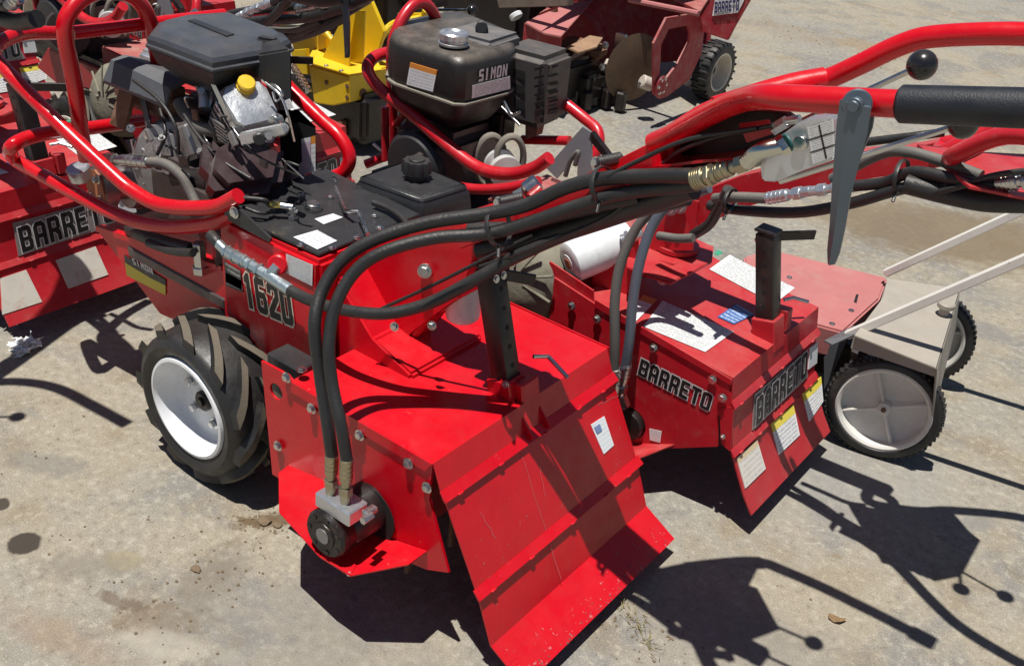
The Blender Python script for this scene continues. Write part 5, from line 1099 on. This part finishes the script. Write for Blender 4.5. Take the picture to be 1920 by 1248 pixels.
part('side_plate', YEL, YM, slab, Y(-1.9, (745, 25), (795, 25), (795, 42), (750, 55)), (0, -.02, 0), .002, smooth=20)
part('frame_rod', YEL, YM, lambda b: tube(b, YY((590, 40, -1.6), (610, 60, -1.6), (622, 75, -1.6)), .012, 10))
for q in ((651, 162), (651, 183), (612, 155)): bolt(at(*q, 'y', y_ + .002), (0, 1, 0), YM, .007, .003, RUST)
bm = BM(); c = at(680, 175, 'x', cx0.x - .002); cyl(bm, c, c + Vector((-.004, 0, 0)), .02, 20); finish(bm, 'rusty_plug', RUST, YM)
for q in ((612, 124), (640, 133), (690, 108)): bolt(at(*q, 'z', zt2 + .006), (0, 0, 1), YM, .008, .006)
for i in range(16):
    t = i / 15; p = at(546 + 32 * t, 118 + 52 * t, 'y', -1.44); bm = BM(); box(bm, p, (.030, .02, .018), roty(.7), .003); box(bm, p + Vector((0, .012, .012)), (.012, .012, .016), roty(.7), .002); finish(bm, 'chain_link', STEEL if i % 2 else RUST, YM)
for i in range(14):
    p = at(676 + 3.0 * i, 62 + 2.2 * i, 'y', -1.95); bm = BM(); box(bm, p, (.030, .02, .02), None, .004); finish(bm, 'chain_link', STEEL if i % 2 else RUST, YM)
part('chassis', BSTEEL, YM, lambda b: rbox(b, (2.05, -1.68, .16), (.5, .3, .22), .03))
for i in range(7):
    part('digging_tooth', RUST, YM, lambda b, i=i: box(b, (1.92 + .05 * (i % 3), -1.52 - .04 * i, .08 + .02 * (i % 2)), (.03, .03, .13), rotz(i), .006))
part('engine', BSTEEL, YM, lambda b: (rbox(b, (2.25, -2.05, .48), (.40, .36, .34), .05), rbox(b, (2.1, -2.15, .62), (.3, .3, .2), .04)))
part('engine_shroud', BLACK, YM, lambda b: rbox(b, (2.35, -1.65, .62), (.3, .3, .22), .05))

# ================================================================== RED TRENCHER WITH DISC, upper right
TR = empty('stump_grinder', (1.4, -3.3, 0), 'open-sided dusty red machine with a rusty disc blade and one small treaded wheel', 'trencher')
def ringplate(b, outer, inner, off):
    n = len(outer); off = Vector(off); A_ = [b.verts.new(p) for p in outer]; I_ = [b.verts.new(p) for p in inner]; A2 = [b.verts.new(p + off) for p in outer]; I2 = [b.verts.new(p + off) for p in inner]
    for i in range(n):
        j = (i + 1) % n
        b.faces.new((A_[i], A_[j], I_[j], I_[i])); b.faces.new((A2[i], I2[i], I2[j], A2[j])); b.faces.new((A_[i], A2[i], A2[j], A_[j])); b.faces.new((I_[i], I_[j], I2[j], I2[i]))
yw = -3.05; xw = at(1237, 160, 'y', -3.0).x
def X(x, *pts): return [at(p[0], p[1], 'x', x) for p in pts]
part('window_plate', REDD, TR, ringplate, X(xw, (1226, 176), (1226, 82), (1250, 34), (1312, 24), (1320, 60), (1316, 100), (1292, 150), (1250, 182), (1238, 186)), X(xw, (1236, 148), (1240, 84), (1254, 55), (1290, 48), (1294, 62), (1292, 80), (1270, 122), (1246, 152), (1240, 154)), (.012, 0, 0), smooth=20)
part('housing_back', REDD, TR, slab, Y(-3.75, (1030, -20), (1330, -60), (1330, 110), (1090, 130)), (0, -.02, 0), smooth=20)
part('housing_roof', REDD, TR, lambda b: slab(b, [at(1010, 30, 'z', .50), at(1180, -40, 'z', .50), at(1312, 26, 'z', .50), at(1335, -10, 'z', .50), at(1180, -80, 'z', .50)], (0, 0, .012)), smooth=20)
part('top_rail', PINK, TR, lambda b: tube(b, [at(1180, 0, 'y', yw - .05), at(1310, 26, 'y', yw - .03)], .014, 8, sm=False))
part('left_guard', PINK, TR, slab, [at(985, 42, 'z', .42), at(1040, 12, 'z', .42), at(1112, 0, 'z', .42), at(1052, 68, 'z', .42), at(1020, 62, 'z', .42)], (0, 0, -.01), .002, smooth=20)
part('left_guard_side', REDD, TR, slab, [at(983, 44, 'z', .41), at(1052, 70, 'z', .41), at(1052, 70, 'z', .41) + Vector((0, 0, -.10)), at(983, 44, 'z', .41) + Vector((0, 0, -.10))], (0, -.01, 0), smooth=20)
bm = BM(); c = at(1088, 70, 'y', -3.3); lathe(bm, c, (-.3, 1, .1), [(.13, 0), (.16, .0), (.165, .02), (.14, .025), (.12, .05), (.001, .05)], 32); finish(bm, 'belt_guard', REDD, TR, 30)
part('side_panel', REDD, TR, slab, Y(yw - .3, (1305, 46), (1340, -10), (1412, -10), (1378, 48), (1364, 76), (1316, 60)), (0, -.02, 0), .003, smooth=20)
ps = lambda x, y: at(x, y, 'y', yw - .298)
sticker(TR, L_FINE, [ps(1336, 30), ps(1384, 24), ps(1398, -4), ps(1342, -4)], lift=.004)
lettering(TR, 'BARRETO', ps(1341, 24), ps(1387, 19), ps(1342, 4), outline=SILV, ink=surf('navy_ink', (.03, .03, .12), .4), off=.3, gap=1, lift=.009)
part('unseen_shade_box', REDD, TR, lambda b: rbox(b, (1.85, -3.42, .86), (.85, .75, .30), .03))  # unseen box, added above the housing to shade its inside
for px_, py_ in ((1.50, -3.74), (2.2, -3.74), (2.2, -3.10)):
    part('shade_box_post', REDD, TR, lambda b: box(b, (px_, py_, .42), (.05, .05, .66), bev=.004))  # added only to hold up the shading box
wc = at(1338, 132, 'z', .158)
bm0 = TR
ax = Vector((-1, .05, 0)).normalized(); x_, y_, n_ = frame(ax); R_ = .158
bm = BM(); lathe(bm, wc, ax, [(.098, .03), (.105, .048), (.135, .05), (R_ - .01, .044), (R_ - .004, .03), (R_ - .003, 0), (R_ - .004, -.03), (R_ - .01, -.044), (.135, -.05), (.10, -.045)], 48); ty = finish(bm, 'tyre', TYRE, TR, 50)
bm = BM()
for k in range(48):
    a = 2 * math.pi * k / 48; d = x_ * math.cos(a) + y_ * math.sin(a); s_ = 1 if k % 2 else -1; box(bm, wc + d * (R_ - .004) + n_ * .024 * s_, (.011, .050, .014), Matrix((d.cross(n_), n_, d)).transposed(), .002)
finish(bm, 'tread_lugs', TYRE, ty, 30)
bm = BM(); lathe(bm, wc, ax, [(.099, .035), (.106, .047), (.102, .052), (.094, .048), (.088, .03), (.080, -.02), (.06, -.03), (.03, -.03), (.001, -.03)], 40); rm = finish(bm, 'rim', RIMD, TR, 35)
bm = BM(); cyl(bm, wc + ax * -.03, wc + ax * .0, .025, 16, bev=.003); finish(bm, 'hub', BSTEEL, rm)
part('second_rim', RIM, TR, lambda b: lathe(b, wc + Vector((.16, 0, 0)), ax, [(.11, 0), (.12, .02), (.12, .05), (.10, .06), (.001, .03)], 32))
dc = at(1190, 128, 'y', -3.1); dax = Vector((-.93, .37, .0)).normalized()
bm = BM(); lathe(bm, dc, dax, [(.001, 0), (.05, 0), (.12, -.006), (.17, -.012), (.175, -.010), (.12, .002), (.05, .008), (.001, .008)], 48); dd = finish(bm, 'disc_blade', surf('rusty_disc', (.13, .09, .06), .55, .4, dirt=(.22, .12, .06), dirt_amt=.5, bump=.5), TR, 40)
part('disc_hub', surf('pale_hub', (.5, .44, .38), .6), TR, lambda b: cyl(b, at(1132, 122, 'y', -3.05), at(1165, 138, 'y', -3.1), .038, 20, bev=.005))
part('disc_hub', surf('pale_hub', (.5, .44, .38), .6), TR, lambda b: cyl(b, at(1203, 152, 'y', -3.0), at(1222, 160, 'y', -3.05), .034, 20, bev=.005))
bm = BM(); bc = at(1237, 160, 'x', xw - .003); lathe(bm, bc, (-1, 0, 0), [(.05, 0), (.05, .012), (.02, .02), (.001, .02)], 24); be = finish(bm, 'bearing', REDD, TR)
for k in range(6): a = k * math.pi / 3; bolt(bc + Vector((-.013, math.cos(a) * .035, math.sin(a) * .035)), (-1, 0, 0), be, .008, .008)
part('blade', STEEL, TR, slab, Y(-3.2, (1148, 100), (1155, 62), (1172, 66), (1176, 90), (1164, 108)), (0, -.02, 0))
part('gearbox', RUST, TR, lambda b: (rbox(b, at(1095, 90, 'y', -3.05), (.24, .12, .07), .02), rbox(b, at(1080, 130, 'y', -3.05), (.22, .16, .22), .03)))
part('rust_plate', surf('tan_rust', (.32, .2, .12), .8, dirt=(.15, .08, .05), dirt_amt=.5), TR, slab, [at(1062, 92, 'z', .33), at(1105, 70, 'z', .33), at(1130, 74, 'z', .33), at(1118, 92, 'z', .33), at(1085, 102, 'z', .33)], (0, 0, .01), .002)
part('rust_arm', RUST, TR, lambda b: box(b, at(1035, 45, 'y', -3.0), (.06, .04, .34), roty(.15), .008))
part('tie_bar', surf('scuffed_brown_bar', (.22, .17, .14), .6, dirt=(.1, .06, .04), dirt_amt=.5), TR, lambda b: slab(b, Y(-2.7, (930, -6), (1066, -6), (1064, 12), (935, 16)), (0, -.05, 0), .003))
part('chassis', BSTEEL, TR, lambda b: (rbox(b, at(1080, 150, 'z', .12), (.3, .2, .16), .03), rbox(b, at(1040, 140, 'z', .15), (.3, .3, .22), .03)))
for i in range(9):
    q = at(1060 + 13 * i, 170 + (i * 37 % 23), 'z', .06); bm = BM(); box(bm, q, (.05, .05, .10), rotz(i), .008); finish(bm, 'digging_tooth', BSTEEL, TR)
for q in ((1135, 85), (1128, 127), (1092, 146), (1104, 150), (1202, 160)): bolt(at(*q, 'y', -3.0), (0, 1, .3), TR, .014, .012)
part('engine', BSTEEL, TR, lambda b: (rbox(b, at(900, 10, 'y', -3.0) + Vector((0, -.2, .0)), (.6, .4, .35), .05)))
part('fitting', FILT, TR, lambda b: cyl(b, at(965, 25, 'y', -2.9), at(970, 35, 'y', -2.9), .035, 12, bev=.006))
bm = BM(); a, b_ = at(815, 19, 'y', -2.3), at(885, 20, 'y', -2.3); cyl(bm, a, b_, .008, 8); rr = finish(bm, 'lever_rod', STEEL, TR); bm = BM(); bmesh.ops.create_uvsphere(bm, u_segments=20, v_segments=12, radius=.026); bmesh.ops.translate(bm, verts=bm.verts, vec=b_); finish(bm, 'ball_knob', KNOB, rr, 60)

# ================================================================== SMALL THINGS ON THE GROUND
bm = BM(); c = at(48, 650, 'z', .010); rl = random.Random(5)
for k in range(34):
    a, b_ = [c + Vector((rl.uniform(-.03, .03), rl.uniform(-.035, .035), rl.uniform(-.004, .018))) for _ in (0, 1)]
    d = Vector((rl.uniform(-.02, .02), rl.uniform(-.02, .02), rl.uniform(-.01, .01))); e = Vector((0, 0, .002)); 
    vs = [bm.verts.new(p) for p in (a, a + d, b_ + d, b_)]; bm.faces.new(vs)
bmesh.ops.subdivide_edges(bm, edges=bm.edges[:], cuts=3, use_grid_fill=True)
for v in bm.verts: v.co += Vector((rl.gauss(0, .002), rl.gauss(0, .002), rl.gauss(0, .002))); v.co.z = max(v.co.z, .002)
bmesh.ops.solidify(bm, geom=bm.faces[:], thickness=.0012)
o = finish(bm, 'crumpled_tissue', PAPER, smooth=50); o['label'] = 'crumpled white tissue lying on the concrete by the left machine\'s flap'; o['category'] = 'litter'
bm = BM(); c = at(1567, 1160, 'z', .004)
L = [(-.018, -.006), (-.012, .008), (0, .012), (.014, .009), (.019, 0), (.008, -.010), (-.006, -.011), (-.020, -.014)]
vv = [bm.verts.new(c + Vector((x, y, .003 + .004 * math.sin(i * 2)))) for i, (x, y) in enumerate(L)]; cc_ = bm.verts.new(c + Vector((0, 0, .001)))
for i in range(8): bm.faces.new((cc_, vv[i], vv[(i + 1) % 8]))
bmesh.ops.solidify(bm, geom=bm.faces[:], thickness=.0006)
o = finish(bm, 'dry_leaf', LEAFM, smooth=60); o['label'] = 'curled dry brown leaf on bare concrete near the bottom right'; o['category'] = 'leaf'
for i, (px, py, r, lb) in enumerate([(495, 978, .014, 'flat brown soil crumb beside the front tiller\'s tyre shadow'), (520, 985, .010, 'smaller brown soil crumb next to the skid wing'), (368, 1068, .010, 'rusty brown clod on the open concrete at lower left')]):
    bm = BM(); bmesh.ops.create_icosphere(bm, subdivisions=2, radius=r); c = at(px, py, 'z', 0)
    for v in bm.verts: v.co = Vector((v.co.x * 1.3, v.co.y, v.co.z * .4)) * rl.uniform(.8, 1.2) + c + Vector((0, 0, r * .3))
    o = finish(bm, 'soil_clod', DIRT, smooth=0); o['label'] = lb; o['category'] = 'clod'
